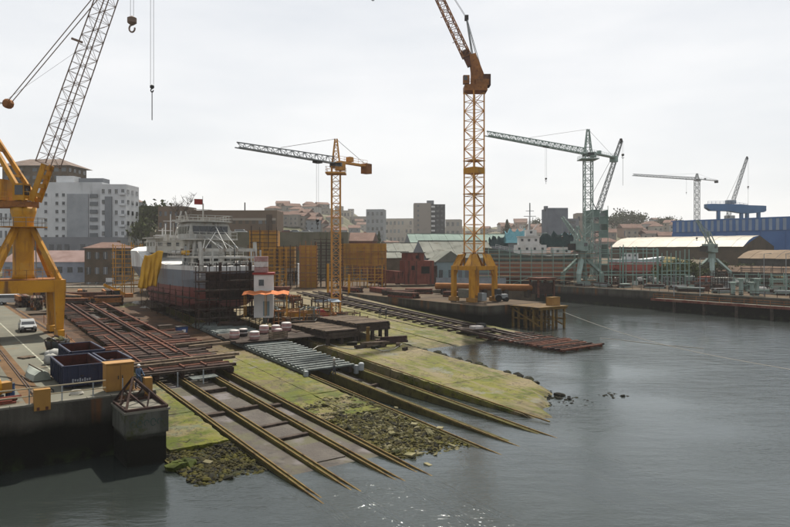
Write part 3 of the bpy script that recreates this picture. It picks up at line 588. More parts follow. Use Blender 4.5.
# luffing jibs on slim masts further back
def luffer(label, px, Y, ztop, jx, jy, z0, mat, hk, k=1.0):
    t = thing('luffing_crane', label, 'crane', (at(px, 250, Y).x, Y, z0))
    lattice(t, 'mast', (0, 0, 0), (0, 0, ztop - z0), 2 * k, 2 * k, 14, mat, .22, .12)
    bx_ = box('machine_house', t, (.8, 0, ztop - z0 + 1), (4.2 * k, 3 * k, 2), mat); box('cab_window', bx_, (-1.2, -1.52 * k, .2), (1.2, .05, .9), glass)
    e = at(jx, jy, Y) - Vector((at(px, 250, Y).x, Y, z0)); e.y = 0
    lattice(t, 'jib', (0, 0, ztop - z0 + 1.5), e, 1.6 * k, .9 * k, 22, mat, .2, .1, up=(0, 1, 0))
    bar('a_frame_leg', t, (.4, 0, ztop - z0 + 2), (-2.2, 0, ztop - z0 + 7), .25, .25, mat); tube('pendant', t, (-2.2, 0, ztop - z0 + 7), e, .06, cable, 5)
    MB().lathe([(.4, -.8), (.6, 0), (.4, .8)], 8).build('jib_head', dark_steel, t, e)
    hook(t, e + Vector((.6, 0, 0)), hk - z0, dark_steel, .45, 10)
    return t
luffer('pale luffing crane with steep jib behind the green netted tower', 597, 215, 24, 621, 141, 4, grey_steel, 45)
luffer('slim grey luffing crane with raised jib behind the blue gantry', 728, 345, 30, 747, 158, 5, grey_steel, 47)

# --- green quay cranes on splayed legs
def pedestal(label, px, Y, z0, s, jibdir):
    t = thing('quay_crane', label, 'crane', (at(px, 250, Y).x, Y, z0), R(20))
    for sx in (-1, 1):
        for sy in (-1, 1):
            lg = MB(); lg.loft([[(sx * x + a * wd, sy * x + b * wd, z) for a, b in ((-1, -1), (1, -1), (1, 1), (-1, 1))] for x, z, wd in ((4.2 * s, .3, .45 * s), (4.0 * s, 3.6 * s, .55 * s), (1.5 * s, 7.0 * s, .6 * s), (.8 * s, 8.2 * s, .5 * s))])
            lg.build('leg', green_steel, t); box('bogie', t, (sx * 4.2 * s, sy * 4.2 * s, .3), (1.2, 1.8, .6), dark_steel)
    MB().lathe([(1.5 * s, 6.8 * s), (1.2 * s, 8.6 * s), (1.1 * s, 10 * s), (2 * s, 10.3 * s), (2 * s, 10.7 * s)], 16).build('pedestal', green_steel, t)
    h = MB().box((-1.0 * s, 0, 12 * s), (4.4 * s, 3 * s, 2.6 * s)).build('machine_house', green_steel, t)
    box('cab_window', h, (1.25 * s, -.6 * s, 12.3 * s), (.06, 1.4 * s, 1.2 * s), glass); box('cab_window', h, (.3 * s, -1.52 * s, 12.3 * s), (1.2 * s, .06, 1.0 * s), glass)
    box('counterweight', t, (-3.6 * s, 0, 11.6 * s), (1.2 * s, 2.6 * s, 2 * s), dark_steel)
    e = Vector(jibdir) * s
    lattice(t, 'jib', (.9 * s, 0, 11.4 * s), e, 1.4 * s, .7 * s, 12, green_steel, .16, .09)
    for q in (-1, 1): bar('a_frame_leg', t, (-2.2 * s, q * s, 13.2 * s), (-1.6 * s, q * .4 * s, 18 * s), .25, .25, green_steel); bar('a_frame_leg', t, (.6 * s, q * s, 13.2 * s), (-1.6 * s, q * .4 * s, 18 * s), .25, .25, green_steel)
    tube('pendant', t, (-1.6 * s, 0, 18 * s), e, .05, cable, 5)
    hook(t, e, e.z * .7, dark_steel, .3)
pedestal('green quay crane on four splayed legs in front of the netted tower', 582, 186, 4.2, .92, (-3, 6, 21))
pedestal('green quay crane with blue green cab left of the blue shed', 712, 208, 4.2, .88, (-4, 3, 22))

# --- blue gantry over the shed
t = thing('gantry_crane', 'blue gantry crane girder standing above the striped blue shed', 'crane', (at(735, 250, 305).x, 305, 4.2), R(0))
g_ = MB().loft([[(x, y, z) for y, z in ((-1.6, zb), (1.6, zb), (1.6, zt), (-1.6, zt))] for x, zb, zt in ((-13.6, 29.2, 31.0), (-11.6, 27.9, 31.1), (-3, 27.7, 31.0), (2, 26.8, 30.8), (6, 26.6, 30.4), (12.6, 27.2, 30.2), (13.6, 27.8, 30.1))]).build('girder', blue_gantry, t)
for x in (-8, 2.6, 5.2, 10.5):
    bar('leg', t, (x, -.6, 0), (x, -.6, 28), 1.3, 1.3, blue_gantry)
railing(g_, [(-13.3, -1.5, 31.1), (-4, -1.5, 31.2), (5, -1.5, 30)], 1.1, 1.8, blue_gantry, .06); box('trolley_house', t, (-2, 0, 32), (4, 2.4, 1.6), grey_steel)
# ------------------------------------------------------------------ ships
def band_mat(name, bands, zc='Object', rough=.6):
    """paint bands by height on the hull (boot top, bands of paint), with rust streaks"""
    m = bpy.data.materials.new(name); m.use_nodes = True; n = m.node_tree.nodes; l = m.node_tree.links.new; b = n['Principled BSDF']; b.inputs['Roughness'].default_value = rough
    tcn = n.new('ShaderNodeTexCoord'); sp = n.new('ShaderNodeSeparateXYZ'); l(tcn.outputs['Object'], sp.inputs[0])
    mr = n.new('ShaderNodeMapRange'); mr.inputs[1].default_value = 0; mr.inputs[2].default_value = 20; l(sp.outputs[2], mr.inputs[0])
    cr = n.new('ShaderNodeValToRGB'); cr.color_ramp.interpolation = 'CONSTANT'; e = cr.color_ramp.elements
    e[0].position = 0; e[0].color = H(bands[0][1]); e[1].position = bands[1][0] / 20; e[1].color = H(bands[1][1])
    for z, c in bands[2:]: q = e.new(z / 20); q.color = H(c)
    l(mr.outputs[0], cr.inputs[0])
    mpn = n.new('ShaderNodeMapping'); mpn.inputs['Scale'].default_value = (1, 1, .15); l(tcn.outputs['Object'], mpn.inputs[0])
    t = n.new('ShaderNodeTexNoise'); t.inputs['Scale'].default_value = .9; t.inputs['Detail'].default_value = 6; l(mpn.outputs[0], t.inputs['Vector'])
    f = n.new('ShaderNodeMapRange'); f.inputs[1].default_value = .48; f.inputs[2].default_value = .72; f.inputs[4].default_value = .6; l(t.outputs[0], f.inputs[0])
    mxn = n.new('ShaderNodeMixRGB'); l(f.outputs[0], mxn.inputs[0]); l(cr.outputs[0], mxn.inputs[1]); mxn.inputs[2].default_value = H('5a4034'); l(mxn.outputs[0], b.inputs['Base Color'])
    return m
def hull(par, mat, Lh, B, zk, zd, zb, name='hull', bowfull=.55, transom=.86):
    """y: 0 stern to Lh bow; zd deck height function, zb bulwark top function"""
    secs = []; N = 26
    for k in range(N + 1):
        t_ = k / N; y = Lh * t_
        f = transom + (1 - transom) * sm(0, .25, t_)
        f *= 1 if t_ < bowfull else max(.02, math.cos((t_ - bowfull) / (1 - bowfull) * math.pi / 2) ** .75)
        fb = (.62 + .38 * sm(0, .3, t_)) * (1 if t_ < .45 else max(.015, math.cos((t_ - .45) / .55 * math.pi / 2) ** 1.3))
        b2, bd = B / 2 * fb, B / 2 * f; rake = 2.6 * sm(.75, 1, t_); zt = zb(t_); k0 = zk + 1.6 * sm(.25, 0, t_)
        hh = zt - k0
        half = [(.12, k0), (b2 * .55, k0 + .25), (b2 * .92, k0 + hh * .17), (b2 * .97 + (bd - b2) * .35, k0 + hh * .4), (bd * .97, k0 + hh * .7), (bd, zt)]
        pr = [(-x, y - 2.6 * sm(.75, 1, t_) * (1 - (z - k0) / hh), z) for x, z in half] + [(x, y - 2.6 * sm(.75, 1, t_) * (1 - (z - k0) / hh), z) for x, z in reversed(half)]
        secs.append(pr)
    o = MB().loft(secs, closed=True, caps=True).build(name, mat, par)
    return o
def deckhouse(par, c, d, mat, nwin=0, name='deckhouse', rows=1, glassy=glass, wh=.7, ww=.7):
    o = MB().box((0, 0, 0), d).build(name, mat, par, c)
    for r_ in range(rows):
        for i in range(nwin):
            x = -d[0] / 2 + d[0] * (i + .5) / nwin; z = -d[2] / 2 + d[2] * (r_ + .6) / rows
            box('window', o, (x, -d[1] / 2 - .02, z), (ww, .06, wh), glassy)
        ns = max(1, int(d[1] / 2))
        for i in range(ns):
            for s in (-1, 1): box('window', o, (s * (d[0] / 2 + .02), -d[1] / 2 + d[1] * (i + .5) / ns, -d[2] / 2 + d[2] * (r_ + .6) / rows), (.06, ww, wh), glassy)
    return o
def scaffold(label, loc, rz, Ln, Hh, dep=1.3, step=2.4, lift=2.0, mat=grey_steel, pm=timber, r=.05, skip=.25, brace=True, name='scaffold', group=None):
    t = thing(name, label, 'scaffold', loc, rz, group); n = max(1, int(Ln / step)); q = random.Random(int(Ln * 100 + Hh * 10))
    for i in range(n + 1):
        for y in (0, dep): bar('pole', t, (i * Ln / n, y, 0), (i * Ln / n, y, Hh + q.choice((.4, 1.0, 1.4))), r * 2, r * 2, mat)
    k = 1
    while k * lift < Hh + .3:
        z = k * lift
        for y in (0, dep): bar('ledger', t, (-.3, y, z), (Ln + .3, y, z), r * 1.8, r * 1.8, mat)
        bar('guard_rail', t, (-.3, -.03, z + 1), (Ln + .3, -.03, z + 1), r * 1.6, r * 1.6, mat)
        for i in range(n):
            if q.random() > skip: box('plank', t, ((i + .5) * Ln / n, dep / 2, z + .1), (Ln / n * 1.06, dep * .8, .12), pm)
        k += 1
    if brace:
        for i in range(0, n, 3): bar('brace', t, (i * Ln / n, -.05, 0), (min(n, i + 2) * Ln / n, -.05, min(Hh, 2 * lift)), r * 1.6, r * 1.6, mat)
    return t
# --- the trawler on the middle slip (local y runs to the bow, x across)
zt0 = 3.6
plain_white = white; white = M('ship_white', 'd6d6d0', ('bcb9b0', .5, .42, .64), ('7a6450', 1.1, .56, .72, STK), rough=.6)
tr = thing('trawler', 'white and grey trawler with dark red bottom hauled out stern first on the slip', 'ship', uv(92.5, 37.6, zt0), TH)
hm = band_mat('trawler_hull', [(0, '552824'), (2.2, '66302b'), (4.7, '5d656e'), (7.3, 'b9bbba')])
hull(tr, hm, 47, 10.2, .4, None, lambda t_: 8.0 + .4 * sm(.3, .55, t_) + 1.9 * sm(.6, .75, t_) + .8 * sm(.85, 1, t_), bowfull=.8)
box('deck', tr, (0, 13, 7.25), (8.2, 25, .1), timber_dark)
ramp = MB().add([(-2.1, -.15, 3.2), (2.1, -.15, 3.2), (2.1, -.15, 7.0), (-2.1, -.15, 7.0)], [(0, 1, 2, 3)]).build('stern_ramp', rust_dark, tr)
box('stern_plate', tr, (-3.3, -.1, 5.3), (2.3, .12, 3.6), rust_dark); box('stern_plate', tr, (3.3, -.1, 5.3), (2.3, .12, 3.6), rust_dark)
for x in (-2.3, 2.3): bar('ramp_post', tr, (x, -.1, 3.0), (x, -.1, 8.6), .35, .35, rust_dark)
MB().box((0, 2.4, 1.6), (.5, 2.6, 3.2)).build('rudder', rust_dark, tr)
pr = MB()
for k in range(4): a = k * 1.5708 + .4; pr.add([(0, 4.0, 1.7), (.9 * math.cos(a - .3), 3.9, 1.7 + .9 * math.sin(a - .3)), (1.35 * math.cos(a), 4.0, 1.7 + 1.35 * math.sin(a)), (.9 * math.cos(a + .3), 4.15, 1.7 + .9 * math.sin(a + .3))], [(0, 1, 2, 3)])
pr.tube((0, 3.6, 1.7), (0, 6.5, 1.7), .3).build('propeller', rust, tr)
for y in range(6, 34, 4):
    for x in (-2, 2): bar('keel_block', tr, (x, y, -1.2), (x, y, .75), .9, 1.1, timber_dark)
    box('keel_block', tr, (0, y + 1.6, -.4), (.8, 1.0, 1.7), timber_dark)
# superstructure
sh = deckhouse(tr, (.8, 14.5, 7.7), (5.6, 7, 3.1), grey_steel, 3, 'lower_deckhouse', 1)
box('bridge_deck', tr, (0, 11.4, 10.5), (9.4, 11.8, .25), white)
for x in (-4.4, -1.6, 1.6, 4.4): bar('deck_post', tr, (x, 5.8, 6.4), (x, 5.8, 9.2), .2, .2, white)
ud = deckhouse(tr, (.3, 14.2, 11.9), (5.0, 5.4, 2.6), white, 3, 'upper_deckhouse')
for x in (-3.6, -2.9, 3.4): bar('deck_post', tr, (x, 10.2, 10.6), (x * .9, 10.4, 13.3), .2, .2, white)
box('wheelhouse_deck', tr, (0, 13.2, 13.3), (8.4, 8, .25), white)
wh_ = MB().loft([[(-3.3 * s, -3 * s, z), (3.3 * s, -3 * s, z), (3.3 * s, 3 * s, z), (-3.3 * s, 3 * s, z)] for z, s in ((0, 1), (1.1, 1.02), (2.2, .96), (2.6, .9))]).build('wheelhouse', white, tr, (0, 13.2, 13.4))
for i in range(5): box('window', wh_, (-2.3 + 1.15 * i, -3.05, 1.4), (1.06, .14, 1.2), glass)
for s in (-1, 1):
    for i in range(4): box('window', wh_, (s * 3.33, -2 + 1.3 * i, 1.4), (.14, 1.15, 1.15), glass)
box('wheelhouse_roof', tr, (0, 13.2, 16.15), (7.2, 6.8, .2), white)
railing(tr, [(-3.5, 9.9, 16.2), (3.5, 9.9, 16.2), (3.5, 16.4, 16.2), (-3.5, 16.4, 16.2), (-3.5, 9.9, 16.2)], .9, 1.2, white, .05)
railing(tr, [(-4.6, 7.9, 10.6), (4.6, 7.9, 10.6)], 1.0, 1.0, white, .05); railing(tr, [(-4.1, 9.3, 13.4), (4.1, 9.3, 13.4)], 1.0, 1.0, white, .05)
railing(tr, [(-4.6, 7.9, 10.6), (-4.6, 17, 10.6)], 1.0, 1.2, white, .05)
tube('mast', tr, (0, 13.5, 16.2), (0, 13.5, 19.2), .12, white); bar('mast_yard', tr, (-1.5, 13.5, 18.2), (1.5, 13.5, 18.2), .1, .1, white)
fl = MB(); n = 6
fl.add([(x * .28, .06 * math.sin(x * 1.3), z * .9) for z in (0, 1) for x in range(n)], [(k, k + 1, n + k + 1, n + k) for k in range(n - 1)])
fl.build('flag', red, tr, (-1.5, 13.4, 19.0)); tube('flag_pole', tr, (-.1, 13.4, 19), (-.1, 13.4, 20.4), .04, grey_steel, 5)
# net gantry and derricks over the stern
for x in (-4.3, 4.3):
    bar('gantry_post', tr, (x, 2.2, 6.4), (x, 2.8, 11.6), .4, .5, white); bar('gantry_post', tr, (x, 6.6, 6.4), (x, 6.2, 9.3), .35, .4, white)
bar('gantry_beam', tr, (-4.6, 2.8, 11.6), (4.6, 2.8, 11.6), .45, .5, white); bar('gantry_beam', tr, (-4.6, 2.3, 8.6), (4.6, 2.3, 8.6), .2, .25, white)
railing(tr, [(-4.7, .5, 7.4), (4.7, .5, 7.4)], 1.0, .9, white, .045); railing(tr, [(-4.7, .6, 7.4), (-4.7, 9, 7.6)], 1.0, 1.1, white, .045)
bar('derrick', tr, (-3.9, 8.2, 7.2), (-2.2, 10.4, 14.6), .28, .28, white); bar('derrick', tr, (-4.4, 9.4, 6.6), (-4.4, 9.0, 11), .3, .3, grey_steel)
for i, (x, y, s, mt) in enumerate(((-3, 5, 1.2, dark_steel), (-1.2, 4.2, .9, rust), (.6, 5.2, 1.3, dark_steel), (2.2, 4.4, .9, white), (3.2, 6, 1.1, dark_steel), (-2.3, 7.5, 1.0, grey_steel), (1.6, 7.6, 1.2, grey_steel))):
    w_ = MB().tube((-s * .6, 0, s * .5), (s * .6, 0, s * .5), s * .45, n=12).tube((-s * .62, 0, s * .5), (-s * .55, 0, s * .5), s * .6, n=12).tube((s * .55, 0, s * .5), (s * .62, 0, s * .5), s * .6, n=12).box((0, 0, .1), (s * 1.4, s, .2)).build('deck_winch', mt, tr, (x, y, 6.5), (0, 0, rnd.uniform(-.4, .4)))
MB().loft([[(a * s, y, b * s + .5) for a, b in ((-.7, .5), (0, 0), (.7, .5))] for y, s in ((-2, .4), (-1, 1), (1, 1), (2, .5))], closed=False, caps=False).build('life_raft', orange_rust, tr, (-3.0, 12.5, 10.8))
for i in range(3): MB().tube((-.9, 0, 0), (.9, 0, 0), .42, n=12).build('life_raft', white if i else tarp_yellow, tr, (-4.3, 9.2 + 2.4 * i, 11.2), (0, 0, R(90)))
q_ = random.Random(21)
for k in range(34):
    x, y = q_.uniform(-4.3, 4.3), q_.uniform(.8, 9.5); h_ = q_.uniform(.5, 2.6); mt = q_.choice((white, dark_steel, rust_dark, grey_steel, dark_steel, rust))
    if k % 3 == 0: bar('deck_stanchion', tr, (x, y, 7.3), (x + q_.uniform(-.5, .5), y + q_.uniform(-.4, .4), 7.3 + h_ * 1.5), .12, .12, mt)
    elif k % 3 == 1: box('deck_gear', tr, (x, y, 7.3 + h_ * .35), (q_.uniform(.4, 1.3), q_.uniform(.4, 1.0), h_ * .7), mt, q_.uniform(0, 1))
    else: tube('deck_drum', tr, (x - .3, y, 7.6 + h_ * .3), (x + .3, y, 7.6 + h_ * .3), q_.uniform(.25, .5), mt, 10)
for k in range(9): bar('rigging', tr, (q_.uniform(-4.4, 4.4), 2.6, 11.5), (q_.uniform(-3, 3), 11, 13.3 + q_.uniform(0, 3)), .045, .045, grey_steel)
for x in (-4.5, -3.0, 3.0, 4.5): bar('gantry_post', tr, (x, .9, 7.4), (x, 1.1, 10.4), .2, .25, white)
bar('gantry_beam', tr, (-4.6, 1.1, 10.5), (4.6, 1.1, 10.5), .25, .3, white)
# foredeck house, fore mast and forecastle gear
deckhouse(tr, (0, 32, 11.2), (6.4, 6, 2.6), white, 4, 'fore_deckhouse'); box('fore_roof', tr, (0, 31.6, 12.6), (7.6, 7.8, .18), white)
railing(tr, [(-3.7, 20.7, 12), (3.7, 20.7, 12)], .9, 1, white, .045); railing(tr, [(-3.7, 20.7, 12), (-3.7, 28.3, 12)], .9, 1, white, .045)
for x in (-1.8, 1.8): bar('fore_mast', tr, (x, 23, 12), (x * .2, 23.5, 17.2), .22, .22, white)
bar('fore_boom', tr, (0, 23.5, 15), (-2.5, 19, 14), .18, .18, white); bar('fore_boom', tr, (0, 23.5, 14.6), (2.8, 28, 13.8), .18, .18, grey_steel)
bar('fore_yard', tr, (-2, 23.4, 15.6), (2, 23.4, 15.6), .14, .14, white)
for s, h in ((-2.7, 2.4), (-1, 3.2), (2.2, 2.2)): tube('aerial', tr, (s, 26, 12), (s, 26, 12 + h), .06, white, 6)
box('vent', tr, (-1.9, 27, 12.6), (.9, .9, 1.2), white); box('vent', tr, (1.5, 22.5, 12.5), (1.2, .8, .9), orange_rust)
for o in tr.children:   # keep the upper works low over the after deck
    if o.type == 'MESH':
        lo_ = min(p[2] for p in o.bound_box) + o.location.z if o.rotation_euler.x == 0 else o.location.z
        if lo_ > 10.2 and not o.name.startswith(('fore', 'aerial', 'vent')): o.location.z -= 1.2
white = plain_white
# yellow tarpaulin hung over the port side
ty = MB(); n = 18; m_ = 22
ty.add([(-4.9 - .125 * k - .055 * zz - .05 * math.sin(zz * .6 + k * .5), 18.6 + .08 * k + (.05 + .012 * zz) * math.sin(k * 1.25 + zz * .12) + .08 * math.sin(k * .5 - zz * .3), 10.2 - .33 * zz + .25 * math.sin(k * .3) - .0016 * k * (n - zz)) for zz in range(n + 1) for k in range(m_)], [(zz * m_ + k, zz * m_ + k + 1, zz * m_ + m_ + k + 1, zz * m_ + m_ + k) for zz in range(n) for k in range(m_ - 1)])
to = ty.build('tarpaulin', tarp_yellow, None, uv(92.5, 37.6, zt0), (0, 0, TH), smooth=True); tag(to, 'bright yellow tarpaulin hanging over the side of the white trawler', 'tarpaulin')
sm_ = to.modifiers.new('thick', 'SOLIDIFY'); sm_.thickness = .03
# scaffolds round the trawler
scaffold('grey pole scaffold with timber decks across the stern of the trawler', uv(90.2, 31.4, 3.0), TH, 9.0, 8.2, 1.3, 1.5, 1.3, rust_dark, timber_dark, .045, .1)
scaffold('pole scaffold along the red hull side of the trawler', uv(118, 31.0, 3.6), TH - R(90), 25, 3.6, 1.1, 3.1, 1.7, rust_dark, timber_dark, .035, .6)
# --- smaller white vessel up on the yard beyond the trawler's bow
t = thing('workboat', 'white workboat with masts laid up behind the bow of the trawler', 'ship', at(176, 292, 146), TH + R(-6))
hull(t, band_mat('workboat_hull', [(0, '4a4f55'), (3.0, '7d848a'), (5.0, 'c4c7c8')]), 26, 7, .2, None, lambda t_: 7.6 + 1.2 * sm(.5, 1, t_), bowfull=.6)
deckhouse(t, (0, 9, 9), (5.4, 9, 2.8), white, 4, 'deckhouse', 1); deckhouse(t, (0, 9.5, 11.4), (4.6, 5, 2.2), white, 4, 'bridge', 1); box('bridge_roof', t, (0, 9.5, 12.6), (5.4, 5.8, .18), white)
for y, h_ in ((6, 17.5), (12, 15.5), (16, 14.5)): bar('mast', t, (0, y, 8), (0, y, h_), .2, .2, white); bar('mast_yard', t, (-1.6, y, h_ - 1.6), (1.6, y, h_ - 1.6), .12, .12, white)
bar('boom', t, (0, 16, 9), (0, 22, 13), .16, .16, white); bar('boom', t, (0, 6, 9), (1, 1, 13.5), .16, .16, white)
railing(t, [(-3.2, 2, 7.7), (-3.4, 14, 7.8), (-2.4, 21, 8.5)], 1, 1.2, white, .05); railing(t, [(3.2, 2, 7.7), (3.4, 14, 7.8), (2.4, 21, 8.5)], 1, 1.2, white, .05)
for y in (4, 11, 18): box('keel_block', t, (0, y, -.2), (2.4, 1, 1.0), timber_dark)
# --- green hulled ship on the far slip
t = thing('coaster', 'dark green hulled ship with white bridge laid up behind scaffolding', 'ship', at(588, 284, 196), R(84))
hm2 = band_mat('coaster_hull', [(0, '6a3a2c'), (3.4, '7a4a36'), (6.6, '26332f'), (8.4, '2c3b36')])
hull(t, hm2, 31, 8.6, .3, None, lambda t_: 8.4 + .5 * sm(.3, 0, t_) + 2.4 * sm(.5, 1, t_))
deckhouse(t, (0, 8, 9.6), (6.4, 5, 2.4), white, 4, 'deckhouse'); deckhouse(t, (0, 17, 10.2), (6.6, 9, 2.8), white, 4, 'deckhouse', 1)
deckhouse(t, (0, 17.5, 12.8), (5.6, 6, 2.4), white, 4, 'bridge', 1); box('bridge_roof', t, (0, 17.5, 14.1), (6.2, 6.6, .2), white)
deckhouse(t, (0, 16.8, 15.2), (3.6, 3.2, 1.8), white, 2, 'upper_bridge', 1)
bar('mast', t, (0, 17, 16), (0, 17, 24.2), .3, .3, grey_steel); bar('mast_yard', t, (0, 15.2, 20.2), (0, 18.8, 20.2), .18, .18, grey_steel); bar('mast_yard', t, (0, 15.8, 21.8), (0, 18.2, 21.8), .15, .15, grey_steel)
for s in (-1, 1): bar('mast_stay', t, (s * 1.4, 17.5, 16), (0, 17, 21), .14, .14, white)
bar('derrick', t, (0, 21, 11), (0, 14.5, 18), .25, .25, white); bar('derrick', t, (0, 13, 11), (0, 20, 17), .22, .22, white)
railing(t, [(3.9, 9, 8.8), (4.2, 16, 8.8), (4.0, 23, 9.8), (2.6, 27, 10.8)], 1.0, 1.2, white, .06)
for y in (5, 12, 20, 26): box('keel_block', t, (0, y, -.1), (3, 1, 1.2), timber_dark)
def drape(name, label, c, sx, sy, hgt, mat, seed):
    q = random.Random(seed); b = MB(); n = 9
    b.add([(sx * (i / n - .5) + q.uniform(-.2, .2), sy * (k / n - .5), hgt * (1 - abs(2 * k / n - 1)) * (.55 + .45 * abs(math.sin(1.3 + i * 1.1 + seed))) * q.uniform(.85, 1.05)) for i in range(n + 1) for k in range(n + 1)],
          [(i * (n + 1) + k, i * (n + 1) + k + 1, (i + 1) * (n + 1) + k + 1, (i + 1) * (n + 1) + k) for i in range(n) for k in range(n)])
    o = b.build(name, mat, None, c); tag(o, label, 'tarpaulin'); m_ = o.modifiers.new('thick', 'SOLIDIFY'); m_.thickness = .05; return o
drape('tarpaulin', 'turquoise tarpaulin heaped behind the white bridge of the green ship', at(516, 243, 222), 7.5, 4, 5.6, tarp_blue, 1)
drape('tarpaulin', 'large dark green tarpaulin sheet right of the white bridge', at(556, 247, 224), 11, 5, 6.2, tarp_dark, 2)
drape('tarpaulin', 'small turquoise tarpaulin above the dark green sheet', at(566, 241, 228), 3.2, 3, 2.9, tarp_blue, 3)
drape('tarpaulin', 'dark green tarpaulin left of the turquoise one', at(498, 246, 226), 6, 4, 4.2, tarp_dark, 4)
scaffold('grey green pole scaffold with orange planks along the green ship', at(478, 285, 186), R(-3), 33, 9.6, 1.4, 2.9, 1.25, green_pole, orange_rust, .06, .18)
for i, (px0, px1, Y, hh) in enumerate(((600, 624, 182, 10.0), (626, 658, 180, 9.4), (662, 690, 176, 8.4))):
    scaffold(['open green pole scaffold right of the splayed quay crane', 'open green pole scaffold between two others on the dock edge', 'open green pole scaffold in front of the green bushes'][i], at(px0, 286, Y), R(4), (px1 - px0) / F * Y, hh, 2.2, 2.3, 3.0, green_pole, timber_dark, .1, .8, False)
# netted tower
t = thing('netted_tower', 'tall scaffold tower wrapped in pale green netting behind the green quay crane', 'scaffold', at(596, 285, 214), R(5))
nq = random.Random(4)
for k in range(11):
    for x in (-1.4, 1.4):
        if nq.random() < .4: box('net_panel', t, (x, -2.78, 1.1 + 2.2 * k), (2.7, .05, 2.15), net)
        if nq.random() < .35: box('net_panel', t, (x, 2.78, 1.1 + 2.2 * k), (2.7, .05, 2.15), net)
        if nq.random() < .4: box('net_panel', t, (2.78 if x > 0 else -2.78, 0, 1.1 + 2.2 * k), (.05, 5.4, 2.15), net)
for x in (-2.8, 0, 2.8): bar('pole', t, (x, 2.85, 0), (x, 2.85, 25.5), .14, .14, green_pole)
for x in (-2.8, 0, 2.8): bar('pole', t, (x, -2.85, 0), (x, -2.85, 25.5), .14, .14, green_pole)
for k in range(1, 12): bar('ledger', t, (-2.9, -2.9, 2.2 * k), (2.9, -2.9, 2.2 * k), .12, .12, green_pole)
# red primed ship block by the jetty
t = thing('ship_block', 'red primed steel ship section with stepped deckhouse standing ashore', 'ship section', at(402, 284, 186), R(14))
MB().loft([[(x, -2.6 * s, .3), (x, 2.6 * s, .3), (x, 3.0 * s, z), (x, -3.0 * s, z)] for x, s, z in ((-9.5, .35, 4.6), (-7, .8, 4.2), (-3, 1, 3.8), (0, 1, 3.6))]).build('bow_section', rust_red, t)
MB().box((4.3, 0, 3.3), (8.4, 6, 6.6)).box((1.0, 0, 4.6), (1.6, 5, 4)).build('lower_house', rust_red, t); MB().box((3.2, .2, 7.6), (5.2, 5, 2.2)).build('upper_house', rust_red, t); box('roof', t, (3.2, .2, 8.8), (5.8, 5.6, .2), rust_dark)
MB().box((8.9, 0, 2.6), (1.2, 5.6, 5.2)).build('end_frame', rust_dark, t)
for x, z, w_, h_ in ((6, 4.0, 2.4, 2.0), (2.4, 4.6, .9, 1.2), (3.8, 7.6, .9, .9)): box('opening', t, (x, -3.02 if z < 6 else -2.32, z), (w_, .08, h_), dark)
for x in (1.2, 3.4, 7.6): box('stiffener', t, (x, -3.06, 3.3), (.14, .14, 6.4), rust_dark)
for k, (x, y) in enumerate(((-6, 0), (-1, 1), (4, -1), (8, 1))): box('support_block', t, (x, y, .1), (1, 2, .5), timber_dark)
# ------------------------------------------------------------------ things on the left quay
def skip_bin(label, u, v, wd, ln, h, filled=True, letter=False):
    t = thing('skip_container', label, 'skip', uv(u, v, 4.0), TH, 'skips on the quay'); q = .08
    b = MB()
    for s in (-1, 1): b.box((s * (wd / 2 - q / 2), 0, .2 + h / 2), (q, ln, h)); b.box((0, s * (ln / 2 - q / 2), .2 + h / 2), (wd - 2 * q, q, h))
    b.box((0, 0, .24), (wd - 2 * q, ln - 2 * q, .08)); b.build('shell', blue_skip, t)
    for s in (-1, 1):
        bar('rim', t, (s * (wd / 2), -ln / 2, h + .2), (s * (wd / 2), ln / 2, h + .2), .14, .12, blue_skip); bar('rim', t, (-wd / 2 + .08, s * ln / 2, h + .2), (wd / 2 - .08, s * ln / 2, h + .2), .12, .12, blue_skip)
        for k in range(7): box('rib', t, (s * (wd / 2 + .04), -ln / 2 + ln * (k + .5) / 7, .2 + h / 2), (.1, .12, h - .1), blue_skip)
        bar('skid', t, (s * .6, -ln / 2, .08), (s * .6, ln / 2, .08), .18, .16, dark_steel)
    for k in range(4): box('rib', t, (-wd / 2 + wd * (k + .5) / 4, -ln / 2 - .04, .2 + h / 2), (.1, .1, h - .12), blue_skip)
    for s in (-1, 1): box('lining', t, (s * (wd / 2 - q - .02), 0, .25 + h / 2), (.03, ln - 2 * q - .05, h - .12), skip_in); box('lining', t, (0, s * (ln / 2 - q - .02), .25 + h / 2), (wd - 2 * q - .1, .03, h - .12), skip_in)
    if letter:   # white lettering on the end, too worn to read
        for k in range(8): box('lettering', t, (-.75 + .16 * k, -ln / 2 - .1, .62 + .02 * (k % 2)), (.1, .012, .26 if k in (0, 3, 5) else .16), M('worn_lettering', 'aab0bd', rough=.7))
    if filled:
        for k in range(9):
            a = Vector((rnd.uniform(-.9, .9), rnd.uniform(-ln * .4, ln * .4), h * .6)); e = a + Vector((rnd.uniform(-.7, .7), rnd.uniform(-1.2, 1.2), rnd.uniform(-.1, .45)))
            o = bar('scrap_piece', None, uv(u, v, 4) + Matrix.Rotation(TH, 3, 'Z') @ a, uv(u, v, 4) + Matrix.Rotation(TH, 3, 'Z') @ e, .22, .05, rnd.choice((rust, timber, timber_dark)))
            tag(o, 'piece of scrap lying inside the ' + label.split(' skip')[0] + ' skip', 'scrap', 'scrap in the skips')
    return t
skip_bin('front blue skip with white lettering on its end', 54.8, 9.65, 2.7, 5.6, 1.45, True, True)
skip_bin('right hand blue skip with red inside beside the yellow box', 55.6, 12.35, 1.9, 4.6, 1.4, True)
skip_bin('rear blue skip behind the two others', 61.6, 11.2, 2.6, 5.6, 1.5, False)
t = thing('electrical_cabinet', 'large yellow steel cabinet on the quay edge beside the skips', 'cabinet', uv(49.6, 11.45, 4.0), TH)
